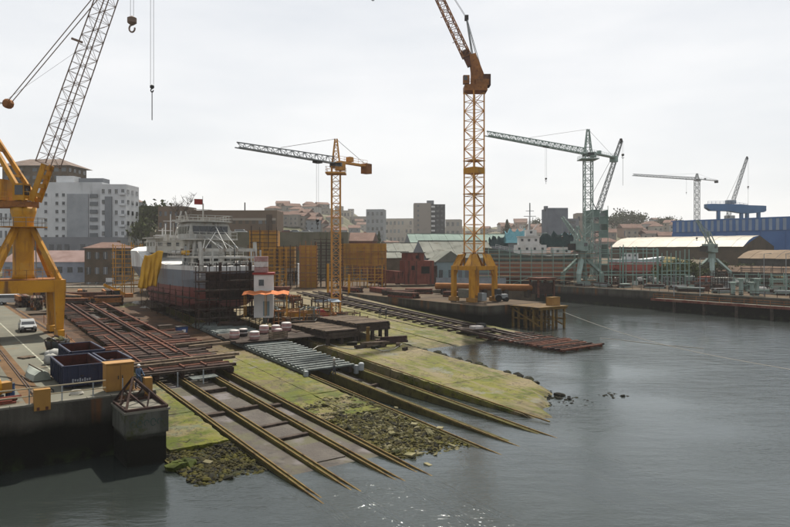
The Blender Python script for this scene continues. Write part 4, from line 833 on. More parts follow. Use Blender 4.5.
box('cabinet_body', t, (0, 0, 1.05), (1.85, 1.1, 1.9), yellow_box); box('plinth', t, (0, 0, .06), (1.7, 1.0, .12), concrete); box('roof_plate', t, (0, 0, 2.03), (2.0, 1.25, .07), yellow_box)
for s in (-.46, .46):
    dr = box('door', t, (s, -.57, 1.05), (.86, .05, 1.7), yellow_box); box('handle', dr, (-.32 if s > 0 else .32, -.05, 0), (.05, .06, .25), dark_steel)
for v, lab in ((6.4, 'yellow end stop of the crane rail hanging over the quay front'), (13.05, 'yellow rail end stop at the quay corner beside the worker')):
    t = thing('rail_stop', lab, 'rail stop', uv(48.35, v, 3.6), TH)
    box('post', t, (0, -.35, .75), (.95 if v < 8 else .5, .55, 1.35), yellow_box); box('buffer', t, (0, .15, 1.15), (.4, .5, .4), dark_steel)
    for k in (-.25, .25): box('bolt_plate', t, (k, -.64, .2), (.16, .05, .2), rust)
t = thing('quay_railing', 'pale steel railing along the front edge of the left quay', 'railing', uv(48.15, 8.4, 4.05), TH)
for k in range(11): bar('post', t, (-9.4 + 1.9 * k - .9, 0, 0), (-9.4 + 1.9 * k - .9, 0, 1.05), .07, .07, grey_steel)
for z in (.55, 1.05): bar('top_rail' if z > 1 else 'mid_rail', t, (-12.3, 0, z), (1.9, 0, z), .07, .07, M('rail_cream', 'b5a88a', rough=.6))
# mooring winch and pipes at the left edge
t = thing('mooring_winch', 'orange mooring winch at the left edge of the quay', 'winch', uv(51.2, 3.3, 4.0), TH + .3)
box('base', t, (0, 0, .2), (2.2, 1.3, .3), dark_steel); MB().tube((-.8, 0, .85), (.8, 0, .85), .5, n=14).build('drum', orange_rust, t)
for s in (-.9, .9): MB().tube((s - .06, 0, .85), (s + .06, 0, .85), .72, n=16).build('flange', yellow, t); box('bearing', t, (s * 1.15, 0, .6), (.2, .6, .8), yellow)
box('motor', t, (1.45, .2, .7), (.7, .8, .7), yellow_box)
for k in range(7):
    a = uv(48.9 + .16 * k, 2.2 + rnd.uniform(-.4, .4), 4.1 + .12 * (k % 3)); o = tube('steel_pipe', None, a, a + uv(.4 + rnd.uniform(-.3, .3), 3.0) , .07, rust_red, 8)
    tag(o, 'thin rust red pipe in the loose bundle beside the orange winch', 'pipe', 'pipes beside the winch')
for k, (u, v, c) in enumerate(((58.4, 13.0, 'rust'), (59.2, 13.1, 'blue'), (66.8, 12.2, 'rust'), (52.0, 5.0, 'blue'), (75, 12.0, 'rust'))):
    t = thing('oil_drum', ['rusty oil drum right of the rear skip', 'blue oil drum beside the rusty one behind the skips', 'rusty oil drum near the grab bucket', 'blue oil drum beside the orange winch', 'rusty oil drum under the crane leg'][k], 'drum', uv(u, v, 4.0), k); mt = rust if c == 'rust' else M('drum_blue', '33507c', ('4a3c34', 2, .55, .7), rough=.6)
    MB().lathe([(.28, 0), (.29, .02), (.29, .29), (.305, .3), (.29, .31), (.29, .59), (.305, .6), (.29, .61), (.29, .87), (.27, .88)], 14).build('drum_body', mt, t); MB().lathe([(.29, .87), (.3, .9), (.28, .91)], 14).build('drum_rim', dark_steel, t)
for k, (u, v, lab) in enumerate(((52.2, 6.9, 'grey pallet lying near the front skip'), (69.5, 8.0, 'grey pallet left of the grab bucket'), (78, 11.6, 'grey pallet beside the right crane rail'))):
    t = thing('pallet', lab, 'pallet', uv(u, v, 4.0), TH + .4 * k)
    for q in range(6): box('slat', t, (0, -.5 + .2 * q, .13), (1.2, .14, .025), timber)
    for x in (-.5, 0, .5): box('bearer', t, (x, 0, .06), (.1, 1.1, .1), timber)
coil = [Vector((.45 * math.cos(a * .5) * (1 - .004 * a), .45 * math.sin(a * .5) * (1 - .004 * a), .05 + .003 * a)) for a in range(70)]
b = MB()
for a, c in zip(coil[:-1], coil[1:]): b.tube(a, c, .035, n=5)
tag(b.build('rope_coil', rope_m, None, uv(50.0, 8.8, 4.0)), 'coil of pale rope on the quay between railing and front skip', 'rope')
hz_pts = [uv(51.5 + .9 * k, 7.6 - .28 * k + .5 * math.sin(k * .9), 4.05) for k in range(14)]
tag(wire('air_hose', None, hz_pts, .035, black), 'black hose winding over the quay left of the dinghy', 'hose')
# buttress with rusty pyramid frame
t = thing('concrete_buttress', 'grey concrete block with faint graffiti projecting from the quay corner', 'buttress', uv(45.9, 11.95, 0), TH)
MB().loft([[(-1.3 * s, -1.7 * s, z), (1.4 * s, -1.7 * s, z), (1.4 * s, 1.95, z), (-1.3 * s, 1.95, z)] for z, s in ((-4, .92), (2.0, .92), (2.02, 1), (3.45, 1))]).build('block', M('buttress_concrete', '6e6f68', ('52534c', .8, .42, .64, STK), ('4a5028', .9, .52, .66), ('1b1c17', .5, 0, .02, {'z': (1.7, 2.2)}), rough=.9, bump=.5), t)
box('cap', t, (.05, .1, 3.52), (2.9, 3.65, .14), concrete)
gm_ = M('graffiti_paint', '4b5a55', rough=.8)
for k in range(5):   # looping letters, sprayed
    pts = [Vector((-.85 + .42 * k + .16 * math.cos(a), -1.72, 2.78 + .24 * math.sin(a) * (1 if k % 2 else .8))) for a in [j * .7 for j in range(9 if k % 2 else 7)]]
    g = MB()
    for a, c in zip(pts[:-1], pts[1:]): g.bar(a, c, .02, .06)
    g.build('graffiti', gm_, t)
t = thing('pyramid_frame', 'rusty steel pyramid frame standing on the concrete buttress', 'frame', uv(45.9, 11.95, 3.6), TH)
c4 = [(-1.25, -1.55, .08), (1.35, -1.55, .08), (1.35, 1.7, .08), (-1.25, 1.7, .08)]; apx = (-.2, .9, 1.75)
for i in range(4):
    bar('base_bar', t, c4[i], c4[(i + 1) % 4], .16, .16, rust_dark); bar('strut', t, c4[i], apx, .14, .14, rust_dark)
    m0 = (Vector(c4[i]) + Vector(c4[(i + 1) % 4])) / 2; bar('brace', t, m0, (Vector(c4[i]) + Vector(apx)) / 2, .1, .1, rust_dark); bar('brace', t, m0, (Vector(c4[(i + 1) % 4]) + Vector(apx)) / 2, .1, .1, rust_dark)

# scrap grab basket, bags, dinghy
t = thing('scrap_basket', 'round dark steel grab bucket heaped with scrap under the yellow crane leg', 'bucket', uv(71.8, 10.9, 4.0), .3)
MB().lathe([(.55, 0), (.85, .15), (1.05, .7), (1.12, 1.15), (1.0, 1.15), (.93, .75), (.5, .5)], 18).build('bowl', dark_steel, t, smooth=True)
for k in range(10): a = k * .628; bar('rib', t, (.84 * math.cos(a), .84 * math.sin(a), .1), (1.12 * math.cos(a), 1.12 * math.sin(a), 1.2), .12, .08, rust_dark)
for k in range(16):
    a, r_ = rnd.uniform(0, 6.28), rnd.uniform(0, .85); s = rnd.uniform(.2, .42)
    o = link('scrap_lump', stone(1, rnd.choice((rust_dark, dark_steel, rock_pale)), k % 5), None, uv(71.8, 10.9, 5.15 + rnd.uniform(-.1, .35)) + Vector((r_ * math.cos(a), r_ * math.sin(a), 0)), (rnd.uniform(0, 3), 0, a)); o.scale = (s, s * .7, s * .6)
    tag(o, 'lump of scrap heaped in the round grab bucket', 'scrap', 'scrap in the grab bucket')
bagm = M('bulk_bag', 'bdbdb8', ('98958c', 1.5, .45, .7), rough=.9)
for k, (u, v, s) in enumerate(((66.0, 9.9, 1.0), (64.6, 9.3, .8), (67.4, 9.7, .75))):
    b = MB(); b.lathe([(.3, 0), (.62, .08), (.7, .5), (.6, .95), (.25, 1.1)], 12); b.v = [jag(p, .06) for p in b.v]
    o = b.build('bulk_bag', bagm, None, uv(u, v, 4.0), (0, 0, k), smooth=True); o.scale = (s, s, s); tag(o, ['largest white bulk bag in front of the rear skip', 'white bulk bag nearest the pale dinghy', 'small white bulk bag beside the grab bucket'][k], 'bag')
t = thing('dinghy', 'small upturned pale dinghy lying left of the front skip', 'boat', uv(58.6, 7.35, 4.0), TH + .1)
secs = []
for k in range(9):
    q_ = k / 8; y = -2.1 + 4.2 * q_; f_ = max(.03, math.sin(math.pi * min(1, .28 + .74 * q_)) ** .7); secs.append([(-.75 * f_, y, .05 + .15 * q_), (-.62 * f_, y, .5), (-.2 * f_, y, .75), (.2 * f_, y, .75), (.62 * f_, y, .5), (.75 * f_, y, .05 + .15 * q_)])
MB().loft(secs, True, True).build('hull', M('pale_grp', 'a9b0a4', ('7f877c', 1, .45, .7), rough=.5), t, smooth=False); bar('keel', t, (0, -2.1, .78), (0, 2.0, .78), .06, .08, timber); bar('gunwale', t, (-.76, -1.9, .1), (-.76, 1, .1), .06, .08, timber); bar('gunwale', t, (.76, -1.9, .1), (.76, 1, .1), .06, .08, timber)
# people
def person(label, loc, rz, top_c, leg_c, h=1.75, lean=0.0, arm=.25, step=.12, helmet='e0e0dc'):
    s = h / 1.75; V_ = []; E_ = []; Rr = []
    def p(x, y, z, r, par=None):
        V_.append((x * s, y * s, z * s)); Rr.append(r * s)
        if par is not None: E_.append((par, len(V_) - 1))
        return len(V_) - 1
    pel = p(0, 0, .96, .15); wa = p(0, -lean * .3, 1.14, .14, pel); ch = p(0, -lean * .7, 1.34, .17, wa); nk = p(0, -lean, 1.5, .06, ch); hd = p(0, -lean - .02, 1.6, .095, nk); p(0, -lean - .01, 1.7, .08, hd)
    for sx in (-1, 1):
        sh_ = p(sx * .19, -lean * .8, 1.42, .075, ch); el = p(sx * .26, -lean - arm * .5, 1.16, .055, sh_); wr = p(sx * .22, -lean - arm * 1.5, 1.0, .045, el); p(sx * .21, -lean - arm * 1.9, .95, .04, wr)
        hp = p(sx * .1, 0, .9, .11, pel); kn = p(sx * .11, -sx * step - .03, .5, .08, hp); an = p(sx * .11, -sx * step * 1.6, .09, .055, kn); p(sx * .12, -sx * step * 1.6 - .16, .04, .05, an)
    me = bpy.data.meshes.new('person'); me.from_pydata(V_, E_, [])
    m = bpy.data.materials.new('clothes'); m.use_nodes = True; n = m.node_tree.nodes; b = n['Principled BSDF']; b.inputs['Roughness'].default_value = .9
    tc_ = n.new('ShaderNodeTexCoord'); sp = n.new('ShaderNodeSeparateXYZ'); mr = n.new('ShaderNodeMapRange'); mr.inputs[2].default_value = h; cr = n.new('ShaderNodeValToRGB'); cr.color_ramp.interpolation = 'CONSTANT'
    e = cr.color_ramp.elements; e[0].color = H('202020'); e[1].position = .06; e[1].color = H(leg_c)
    for z, c in ((.545, top_c), (.865, 'a67f68')): q = e.new(z); q.color = H(c)
    l = m.node_tree.links.new; l(tc_.outputs['Object'], sp.inputs[0]); l(sp.outputs[2], mr.inputs[0]); l(mr.outputs[0], cr.inputs[0]); l(cr.outputs[0], b.inputs['Base Color'])
    me.materials.append(m); o = link('person', me, None, loc, (0, 0, rz)); tag(o, label, 'person')
    sk = o.modifiers.new('skin', 'SKIN'); sk.use_smooth_shade = True; ss = o.modifiers.new('sub', 'SUBSURF'); ss.levels = ss.render_levels = 1
    for k, q in enumerate(me.skin_vertices[0].data): q.radius = (Rr[k], Rr[k]); q.use_root = (k == 0)
    hm_ = MB().lathe([(.15 * s, 0), (.13 * s, .03 * s), (.115 * s, .09 * s), (.06 * s, .13 * s)], 12).build('helmet', M('helmet' + helmet, helmet, rough=.4), o, (0, (-lean - .02) * s, 1.645 * s), smooth=True)
    return o
person('worker in dark blue overalls and white helmet at the quay corner', uv(49.1, 12.7, 4.05), 1.0, '34465c', '2f3d50', arm=.22)
person('left of the two workers in dark clothes walking on the green slip', gs(380, 317, P3, .06), .4, '25262b', '2b2c31', arm=.2, helmet='3a3a3c')
person('right of the two workers in dark clothes walking on the green slip', gs(386, 318, P3, .06), -.6, '2d2f36', '24252a', arm=.1, helmet='b9b9b4')
person('worker in a dark jacket standing near the end of the roller cradle', gs(334, 375, P1, .0), 2, '6a6a64', '2c2f36', arm=.2, helmet='d8d8d2')
# vehicles
JK = random.Random(77)
def car(name, label, loc, rz, paint, Ln=4.2, W=1.75, Hh=1.45, van=False):
    t = thing(name, label, 'van' if van else 'car', loc, rz); h = Hh
    prof = [(-.5, .28, .55), (-.49, .5, .55), (-.42, .62, .55), (-.3, .66, .6), (-.17, .97, .62), (.12, 1.0, .62), (.36, .93, .62), (.47, .66, .6), (.5, .5, .58), (.5, .28, .55)] if not van else [(-.5, .25, .5), (-.5, .48, .5), (-.4, .58, .5), (-.27, .95, .6), (-.2, 1, .6), (.48, 1, .6), (.5, .6, .6), (.5, .25, .5)]
    body = MB()
    low = [(y * Ln, z * h * .66) for y, z in ((-.5, .38), (-.5, .72), (-.44, .9), (-.26, .98), (.4, 1.0), (.5, .95), (.5, .38))]
    secs = [[(x * W / 2 * k, y * (1 if k == 1 else .985), z) for y, z in low] for x, k in ((-1, .93), (-1, 1), (1, 1), (1, .93))]
    secs = [[(x, y, z) for y, z in low] for x in (-W / 2, W / 2)]
    body.loft(secs); bo = body.build('body', paint, t)
    y0, y1, y2, y3 = (-.28, -.13, .3, .46) if not van else (-.4, -.24, .47, .49)
    z0, z1 = h * .64, h
    MB().loft([[(s * W * .47, y0 * Ln, z0), (s * W * .42, y1 * Ln, z1), (s * W * .42, y2 * Ln, z1), (s * W * .47, y3 * Ln, z0)] for s in (-1, 1)]).build('cabin', paint, t)
    ws = MB().add([(-W * .41, y0 * Ln + .06, z0 + .05), (W * .41, y0 * Ln + .06, z0 + .05), (W * .37, y1 * Ln - .03, z1 - .06), (-W * .37, y1 * Ln - .03, z1 - .06)], [(0, 1, 2, 3)]); ws.v = [(x, y - .035, z) for x, y, z in ws.v]; ws.build('windscreen', glass, t)
    for s in (-1, 1):
        sw = MB().add([(s * (W * .465 + .02), (y0 + .06) * Ln, z0 + .06), (s * (W * .425 + .02), (y1 + .01) * Ln, z1 - .08), (s * (W * .425 + .02), (y2 - .02) * Ln, z1 - .08), (s * (W * .465 + .02), (y3 - .07) * Ln, z0 + .06)], [(0, 1, 2, 3)]); sw.build('side_window', glass, t)
        for y in (-.31, .31):
            wh_ = tube('wheel', t, (s * (W / 2 - .2), y * Ln, .31), (s * (W / 2 + .02), y * Ln, .31), .31, black, 14); tube('hub', wh_, (0, .1, 0), (0, .125, 0), .18, grey_steel, 10)
        box('headlight', t, (s * W * .36, -Ln * .5 - .01, h * .5), (.34, .05, .16), M('headlight_glass', 'd5d8da', rough=.2)); box('mirror', t, (s * (W / 2 + .08), y0 * Ln + .25, z0 + .08), (.16, .1, .12), paint)
    box('grille', t, (0, -Ln * .5 - .01, h * .36), (W * .6, .05, .16), dark); box('bumper', t, (0, -Ln * .5, h * .27), (W * .98, .16, .16), dark_steel); box('number_plate', t, (0, -Ln * .5 - .09, h * .28), (.5, .02, .11), white)
silver = M('car_silver', 'b3b8ba', rough=.35, metal=.3); wpaint = M('van_white', 'd2d4d4', rough=.4)
car('car', 'silver car driving towards the camera under the yellow portal crane', uv(93, 10.8, 4.01), TH - .05, silver, 4.3, 1.75, 1.36)
car('van', 'white van parked by the ochre shed on the left', uv(139, 13.6, 4.01), TH + R(70), wpaint, 4.4, 1.9, 1.9, True)
car('car', 'grey blue car cut off by the left edge of the photo', uv(63.2, 4.3, 4.01), TH, M('car_blue', '7d8a98', rough=.4, metal=.3))

# ------------------------------------------------------------------ carriages and stores on the slips
sl = math.atan(.05)
t = thing('slip_carriage', 'long rusty timber and steel slip carriage on the left slip', 'carriage', uv(63.5, 21.6, P1(63.5)), TH, None, 0)
t.rotation_euler = (Matrix.Rotation(TH, 3, 'Z') @ Matrix.Rotation(sl, 3, 'X')).to_euler()
for x in (-3.4, -1.0, 2.1, 4.0): bar('runner', t, (x, .3, .45), (x, 56, .45), .42, .5, rust_dark)
y = .4; k = 0
while y < 24:
    x0 = -4.3 - rnd.uniform(-.3, .9) * (y < 14) - (1.2 if 8 < y < 16 and k % 2 else 0); x1 = 4.3 + rnd.uniform(-.4, .5) + (1.6 if y > 10 and k % 3 else 0)
    bar('crossbeam', t, (x0, y, .82 + rnd.uniform(-.04, .06)), (x1, y + rnd.uniform(-.25, .25), .82 + rnd.uniform(-.04, .06)), rnd.uniform(.26, .4), .24, rnd.choice((rust, rust_dark, rust, timber_dark))); y += rnd.uniform(.55, .72); k += 1
while y < 55:
    x0 = -4.2 - rnd.uniform(0, .5); bar('crossbeam', t, (x0, y, .8), (x0 + rnd.choice((3.2, 4.2, 8.4)), y + rnd.uniform(-.2, .2), .82), .34, .24, rnd.choice((rust, rust_dark, timber_dark))); y += rnd.uniform(.8, 1.3)
for x in (-2.3, -1.7, .5, .95, 3.2): bar('longitudinal', t, (x, rnd.uniform(8, 20), 1.04), (x + rnd.uniform(-.2, .2), 55, 1.04), .24, .2, rnd.choice((rust_dark, rust)))
for x in (-3.6, 1.6, -.6): bar('longitudinal', t, (x, 1, 1.02), (x + .1, 22, 1.02), .16, .14, rust)
for k, (y0, a, b) in enumerate(((2.6, -6.6, 5.4), (4.0, -6.2, 6.4), (10.5, 3, 8), (12, 2, 7.4))):
    bar('timber_baulk', t, (a, y0, 1.12), (b, y0 + .5, 1.12), .34, .28, timber)
for x in (-3.4, -1.0, 2.1, 4.0):
    for y in range(2, 56, 4): tube('wheel', t, (x - .12, y, .22), (x + .12, y, .22), .2, dark_steel, 10)
for k in range(5): bar('end_grating', t, (-.6, -1.4 + .28 * k, .3), (2.0, -1.2 + .28 * k, .3), .16, .1, galv)
# roller cradle on the middle slip
t = thing('roller_cradle', 'grey steel roller cradle running down the middle slip from the trawler', 'carriage', uv(59.8, 34.6, P1(59.8)), 0)
t.rotation_euler = (Matrix.Rotation(TH, 3, 'Z') @ Matrix.Rotation(sl, 3, 'X')).to_euler()
for x in (-2.5, 0, 2.5): bar('runner', t, (x, -.2, .05), (x, 34, .05), .4, .55, dark_steel)
for s in (-2.9, 2.9): bar('side_girder', t, (s, -.2, .28), (s, 34, .28), .16, .3, galv)
k = 0; y = 0
while y < 34:
    ro = tube('roller', t, (-2.75 + rnd.uniform(-.06, .06), y, .5), (2.75 + rnd.uniform(-.06, .06), y + rnd.uniform(-.1, .1), .5), .15, galv, 10)
    for s in (-2.85, 2.85): box('bearing_block', t, (s, y, .45), (.26, .36, .34), galv)
    y += 1.02 + rnd.uniform(-.1, .1); k += 1
for x in (-3.0, 3.0): box('end_post', t, (x, -.5, .1), (.35, .4, .9), grey_steel)
MB().lathe([(.3, 0), (.3, .7), (.2, .8)], 10).build('end_buffer', grey_steel, t, (3.5, -.7, .0))
pf = thing('timber_deck', 'dark timber deck on the roller cradle carrying the pink wrapped drums', 'deck', uv(75, 36.0, P1(75) + .72), 0); pf.rotation_euler = t.rotation_euler
for k in range(11): box('plank', pf, (0, .2 + .62 * k, .12), (10.5 + rnd.uniform(-.5, .5), .56, .14), timber_dark)
for x in (-4.6, 0, 4.6): bar('bearer', pf, (x, 0, 0), (x, 7, 0), .25, .14, timber_dark)
def drum(label, u, v, s=1.0, pk_=True):
    t = thing('wrapped_drum', label, 'drum', uv(u, v, P1(u) + .93), rnd.uniform(0, 3), 'wrapped drums on the timber deck')
    MB().lathe([(.55 * s, 0), (.6 * s, .06), (.62 * s, .5 * s), (.6 * s, .86 * s), (.5 * s, .93 * s)], 16).build('drum_body', pink if pk_ else dark_steel, t, smooth=True)
    MB().lathe([(.61 * s, .84 * s), (.6 * s, .95 * s), (.45 * s, 1.02 * s), (.1 * s, 1.04 * s)], 16).build('drum_cover', wrap, t, smooth=True)
    MB().lathe([(.63 * s, .4 * s), (.635 * s, .46 * s), (.63 * s, .52 * s)], 16).build('strap', wrap, t)
drum('pink wrapped drum at the left end of the timber deck', 77.9, 31.6); drum('white topped pink drum at the near edge of the timber deck', 76.0, 33.4)
drum('dark drum between the two front pink drums', 79.0, 33.2, .9, False); drum('pink drum in the middle of the rear row on the deck', 79.8, 36.4); drum('pale pink drum second from right on the deck', 79.6, 38.0, .95)
drum('tall pink drum at the right end of the deck', 80.2, 39.8, 1.1); drum('small white topped drum in front of the right end drum', 77.6, 37.4, .8)
o = thing('timber_crate', 'open slatted timber crate on the deck in front of the drums', 'crate', uv(75.6, 36.4, P1(75.6) + .93), TH + .2)
for s in (-1, 1):
    for k in range(3): bar('slat', o, (-1.1, s * .5, .12 + .28 * k), (1.1, s * .5, .12 + .28 * k), .05, .16, timber); bar('slat', o, (s * 1.1, -.48, .12 + .28 * k), (s * 1.1, .48, .12 + .28 * k), .05, .16, timber)
    for q in (-1, 1): bar('corner_post', o, (s * 1.05, q * .45, 0), (s * 1.05, q * .45, .85), .08, .08, timber)
# dark timber platforms on legs
def platform(label, u0, u1, v0, v1, zt, th, legs, mat=timber_dark):
    zc = zt - th; t = thing('timber_platform', label, 'platform', uv((u0 + u1) / 2, (v0 + v1) / 2, 0), TH); W, Ln = v1 - v0, u1 - u0
    n = int(Ln / .5)
    for k in range(n): box('deck_plank', t, (rnd.uniform(-.12, .12), -Ln / 2 + Ln * (k + .5) / n, zt - .08 + rnd.uniform(-.02, .03)), (W, Ln / n * .92, .16), timber if k % 3 else mat)
    for s in (-1, 1):
        for q in range(2): bar('side_beam', t, (s * (W / 2 - .12), -Ln / 2 + .05, zt - .42 - q * th * .42), (s * (W / 2 - .12), Ln / 2 - .05, zt - .42 - q * th * .42), .3, th * .38, mat); bar('end_beam', t, (-W / 2 + .3, s * (Ln / 2 - .15), zt - .42 - q * th * .42), (W / 2 - .3, s * (Ln / 2 - .15), zt - .42 - q * th * .42), .3, th * .38, mat)
    for x, y in legs:
        zb_ = P1((u0 + u1) / 2 + y) - .05; bar('leg', t, (x, y, zb_), (x, y, zt - .3), .38, .38, timber_y if abs(x) > W / 2 else mat)
    return t
platform('high dark timber platform on posts at the right end of the pair', 73.4, 84, 46.6, 52.0, 4.3, 1.1, [(2.3, -5.0), (2.5, -3.2), (-2.2, -5), (2.4, 4.5), (-2.2, 4.5), (0, -5)])
platform('lower dark timber platform left of the high one', 72.5, 83, 41.6, 46.3, 3.75, .95, [(2.0, -4.9), (-2.0, -4.9), (0, -4.9), (2, 0), (-2, 0), (2, 4.6), (-2, 4.6)])
o = bar('mooring_post', None, uv(71.6, 47.2, P1(71.6) - .3), uv(71.6, 47.2, 4.0), .45, .45, timber_y); tag(o, 'thick yellow timber post between the two dark platforms', 'post')
# stores, timber stacks and steel between the middle slip and the tower crane
def stack(label, u, v, z, n, ln, mats, rz=0, w_=.22, cat='timber stack', group=None, rows=3):
    t = thing('timber_stack' if 'timber' in label or 'plank' in label else 'steel_stack', label, cat, uv(u, v, z), TH + rz, group)
    for k in range(n):
        r_ = k // rows; x = (k % rows - rows / 2) * w_ * 1.25 + rnd.uniform(-.04, .04)
        bar('baulk', t, (x, -ln / 2 + rnd.uniform(-.4, .4), w_ * .6 + r_ * w_ * 1.05), (x + rnd.uniform(-.15, .15), ln / 2 + rnd.uniform(-.4, .4), w_ * .6 + r_ * w_ * 1.05), w_, w_, rnd.choice(mats))
    return t
tm = [timber, timber_dark, rust_dark]
spots = [('stack of old timber baulks between the orange canopy and the lower platform', 84, 43.4, 14, 5, 1.2), ('small stack of dark timber below the left end of the lower platform', 80.5, 40.6, 9, 3.5, .2), ('heap of rusty bars and timber right of the white hut', 93, 47, 14, 6, .9),
         ('loose dark timber baulks on the ground right of the high platform', 70.6, 50.2, 7, 4, 1.4), ('low stack of grey timber in front of the yellow post', 69.6, 46.8, 6, 3, 1.3), ('stack of timber beams behind the lower platform', 87, 46, 15, 6, 1.5), ('rusty bars stacked beside the red machine', 95, 52, 12, 6, .3), ('dark timber baulks beside the scaffold at the trawler stern', 88.5, 44, 12, 5, .2),
         ('timber offcuts under the stern of the trawler', 89.5, 36, 10, 3.5, 1.3), ('timber baulks beside the orange canopy posts', 89.2, 46.6, 10, 4, .6)]
for lab, u, v, n, ln, rz in spots: stack(lab, u, v, P1(u) + .02, n, ln, tm, rz, .28)
for k, (px, py) in enumerate([(352, 345), (360, 348), (385, 345), (398, 346), (376, 348), (340, 341), (405, 350)]):
    p = gs(px, py, P1, .0); o = link('debris_block', cbox((rnd.uniform(.7, 1.5), rnd.uniform(.4, .7), rnd.uniform(.3, .6)), rnd.choice((timber_dark, rock_dark, timber))), None, p + Vector((0, 0, .15)), (rnd.uniform(-.15, .15), 0, rnd.uniform(0, 3)))
    tag(o, 'dark debris block lying below the timber platforms, %s from the left' % ['third', 'fourth', 'sixth', 'seventh', 'fifth', 'first', 'last'][k - 0] if k < 7 else '', 'debris', 'debris below the platforms')
wire('hose', None, [gs(px, py, P1, .07) for px, py in ((312, 350), (318, 346), (330, 344), (338, 347), (352, 349), (362, 346), (372, 347), (383, 351), (394, 349), (402, 344))], .05, rope_m); tag(bpy.data.objects['hose'], 'pale hose trailing over the slab below the timber platforms', 'hose')
jl = ['between canopy and lower platform', 'left of the lower platform', 'behind the timber platforms', 'beside the yellow compressor', 'below the orange canopy', 'right of the wrapped drums']
for k in range(70):
    u, v = JK.uniform(84.5, 101), JK.uniform(42.5, 55)
    if v > 51.5: z = P3(u) + .1
    else: z = P1(u) + .03
    a, b_, c = JK.uniform(.5, 1.9), JK.uniform(.4, 1.1), JK.uniform(.5, 1.0) * (2.4 if k % 2 else 1.6); mt = JK.choice((rust, orange_rust, timber, timber, orange_rust, rust_dark, galv, timber_y)); w = jl[k % 6]
    t = thing('junk_rack' if k % 2 else 'junk_box', '%s %s %s among the clutter %s' % ('tall' if c > 1.3 else 'low', {0: 'brown', 1: 'rusty', 2: 'dark', 3: 'weathered', 4: 'worn'}[k % 5], 'junk rack' if k % 2 else 'junk box', w), 'junk', uv(u, v, z), JK.uniform(0, 3), 'clutter on the middle slab')
    if k % 2:
        for x in (-a, a):
            for y in (-b_, b_): bar('post', t, (x, y, 0), (x, y, c * 1.6), .1, .1, mt)
            bar('rail', t, (x, -b_, c * 1.5), (x, b_, c * 1.5), .1, .1, mt)
        for y in (-b_, b_): bar('rail', t, (-a, y, c * 1.5), (a, y, c * 1.5), .1, .1, mt); bar('rail', t, (-a, y, c * .6), (a, y, c * .7), .1, .1, mt)
    else:
        box('box_body', t, (0, 0, c / 2), (a, b_, c), mt); box('box_lid', t, (.05, 0, c + .05), (a * 1.1, b_ * 1.1, .08), JK.choice((timber, rust_dark, galv)))
        bar('loose_bar', t, (-a, -b_ * .7, .08), (a, -b_ * .9, c * .9), .09, .09, rust)
yl = ['rusty girders at the head of the rusty carriage', 'timber stack behind the crane leg at the head of the quay', 'dark steel bars below the trestle deck', 'brown timber beams before the stone building', 'rusty plates stacked left of the ochre scaffold', 'timber baulks beside the yellow boom machine', 'dark bars on the open yard left of the trawler bow', 'rusty bars near the white van', 'timber stack in front of the trestle deck middle', 'stack of dark beams beside the ochre scaffold']
for k, (u, v) in enumerate(((121, 20), (128, 16.5), (140, 22), (146, 27), (136, 26), (124, 27), (131, 22), (134, 15), (148, 20), (142, 31))): stack(yl[k], u, v, 3.97, 20, JK.uniform(4, 8), [rust, rust_dark, timber, timber_dark, orange_rust], JK.uniform(-.6, 1.4), .38, rows=4)
# white hut with red rim and orange canopy
t = thing('white_hut', 'tall narrow white hut with red roof rim beside the trawler', 'hut', at(264, 316, 96), R(8)); zb_ = 0
MB().box((0, 0, 3.0), (2.7, 2.7, 6.2)).build('wall', white, t); box('roof', t, (0, 0, 6.2), (3.1, 3.1, .28), red); wn = box('window', t, (-.3, -1.37, 4.9), (.7, .08, .9), glass); box('window_frame', wn, (0, -.02, -.5), (.9, .1, .1), white)
box('door', t, (.4, -1.37, 1.2), (.9, .06, 2.1), lightblue)
for k in range(3): box('roof_crate', t, (-.4, .2, 6.75 + .78 * k), (1.9, 1.7, .7), wrap if k % 2 else pink)
t = thing('canopy', 'orange fabric canopy on thin posts in front of the white hut', 'canopy', at(266, 316, 93), R(6))
cpn = MB(); n = 8
cpn.add([(-3.2 + .8 * k, y, 3.05 + .16 * (k % 2) + (.35 if y > 0 else 0)) for y in (-1.2, 1.2) for k in range(n + 1)], [(k, k + 1, n + 2 + k, n + 1 + k) for k in range(n)]); co = cpn.build('canopy_sheet', orange_canvas, t); m_ = co.modifiers.new('thick', 'SOLIDIFY'); m_.thickness = .04
for x in (-2.9, 0, 2.9):
    for y in (-1.1, 1.1): bar('post', t, (x, y, 0), (x, y, 3.15 + (.3 if y > 0 else 0)), .08, .08, yellow)
# yellow machine, red box, blue canopy
t = thing('compressor', 'long yellow compressor skid left of the red machine', 'machine', at(301, 321, 99), R(22))
box('skid', t, (0, 0, .15), (5.4, 1.6, .2), dark_steel); MB().loft([[(x, -.75, .25), (x, .75, .25), (x, .75, z), (x, -.75, z)] for x, z in ((-2.6, 1.0), (-2, 1.5), (1.8, 1.7), (2.6, 1.3))]).build('housing', yellow_box, t); tube('exhaust', t, (1.2, .3, 1.6), (1.2, .3, 2.3), .08, dark_steel); box('side_door', t, (-.4, -.77, .85), (1.6, .05, .7), yellow)
t = thing('red_machine', 'dark red machine with engine hood beside the blue canopy', 'machine', at(316, 322, 100), R(22))
MB().loft([[(x, -.8, .3), (x, .8, .3), (x, .8, z), (x, -.8, z)] for x, z in ((-1.6, 1.4), (-1, 1.9), (1, 1.9), (1.7, 1.2))]).build('hood', red, t); box('chassis', t, (0, 0, .25), (3.6, 1.4, .25), dark_steel)
for s in (-.85, .85):
    for x in (-1, 1): tube('wheel', t, (x, s - .12, .35), (x, s + .12, .35), .36, black, 12)
t = thing('blue_canopy', 'blue grey sheet roof on posts over a work bench by the tower crane', 'canopy', at(327, 318, 106), R(18))
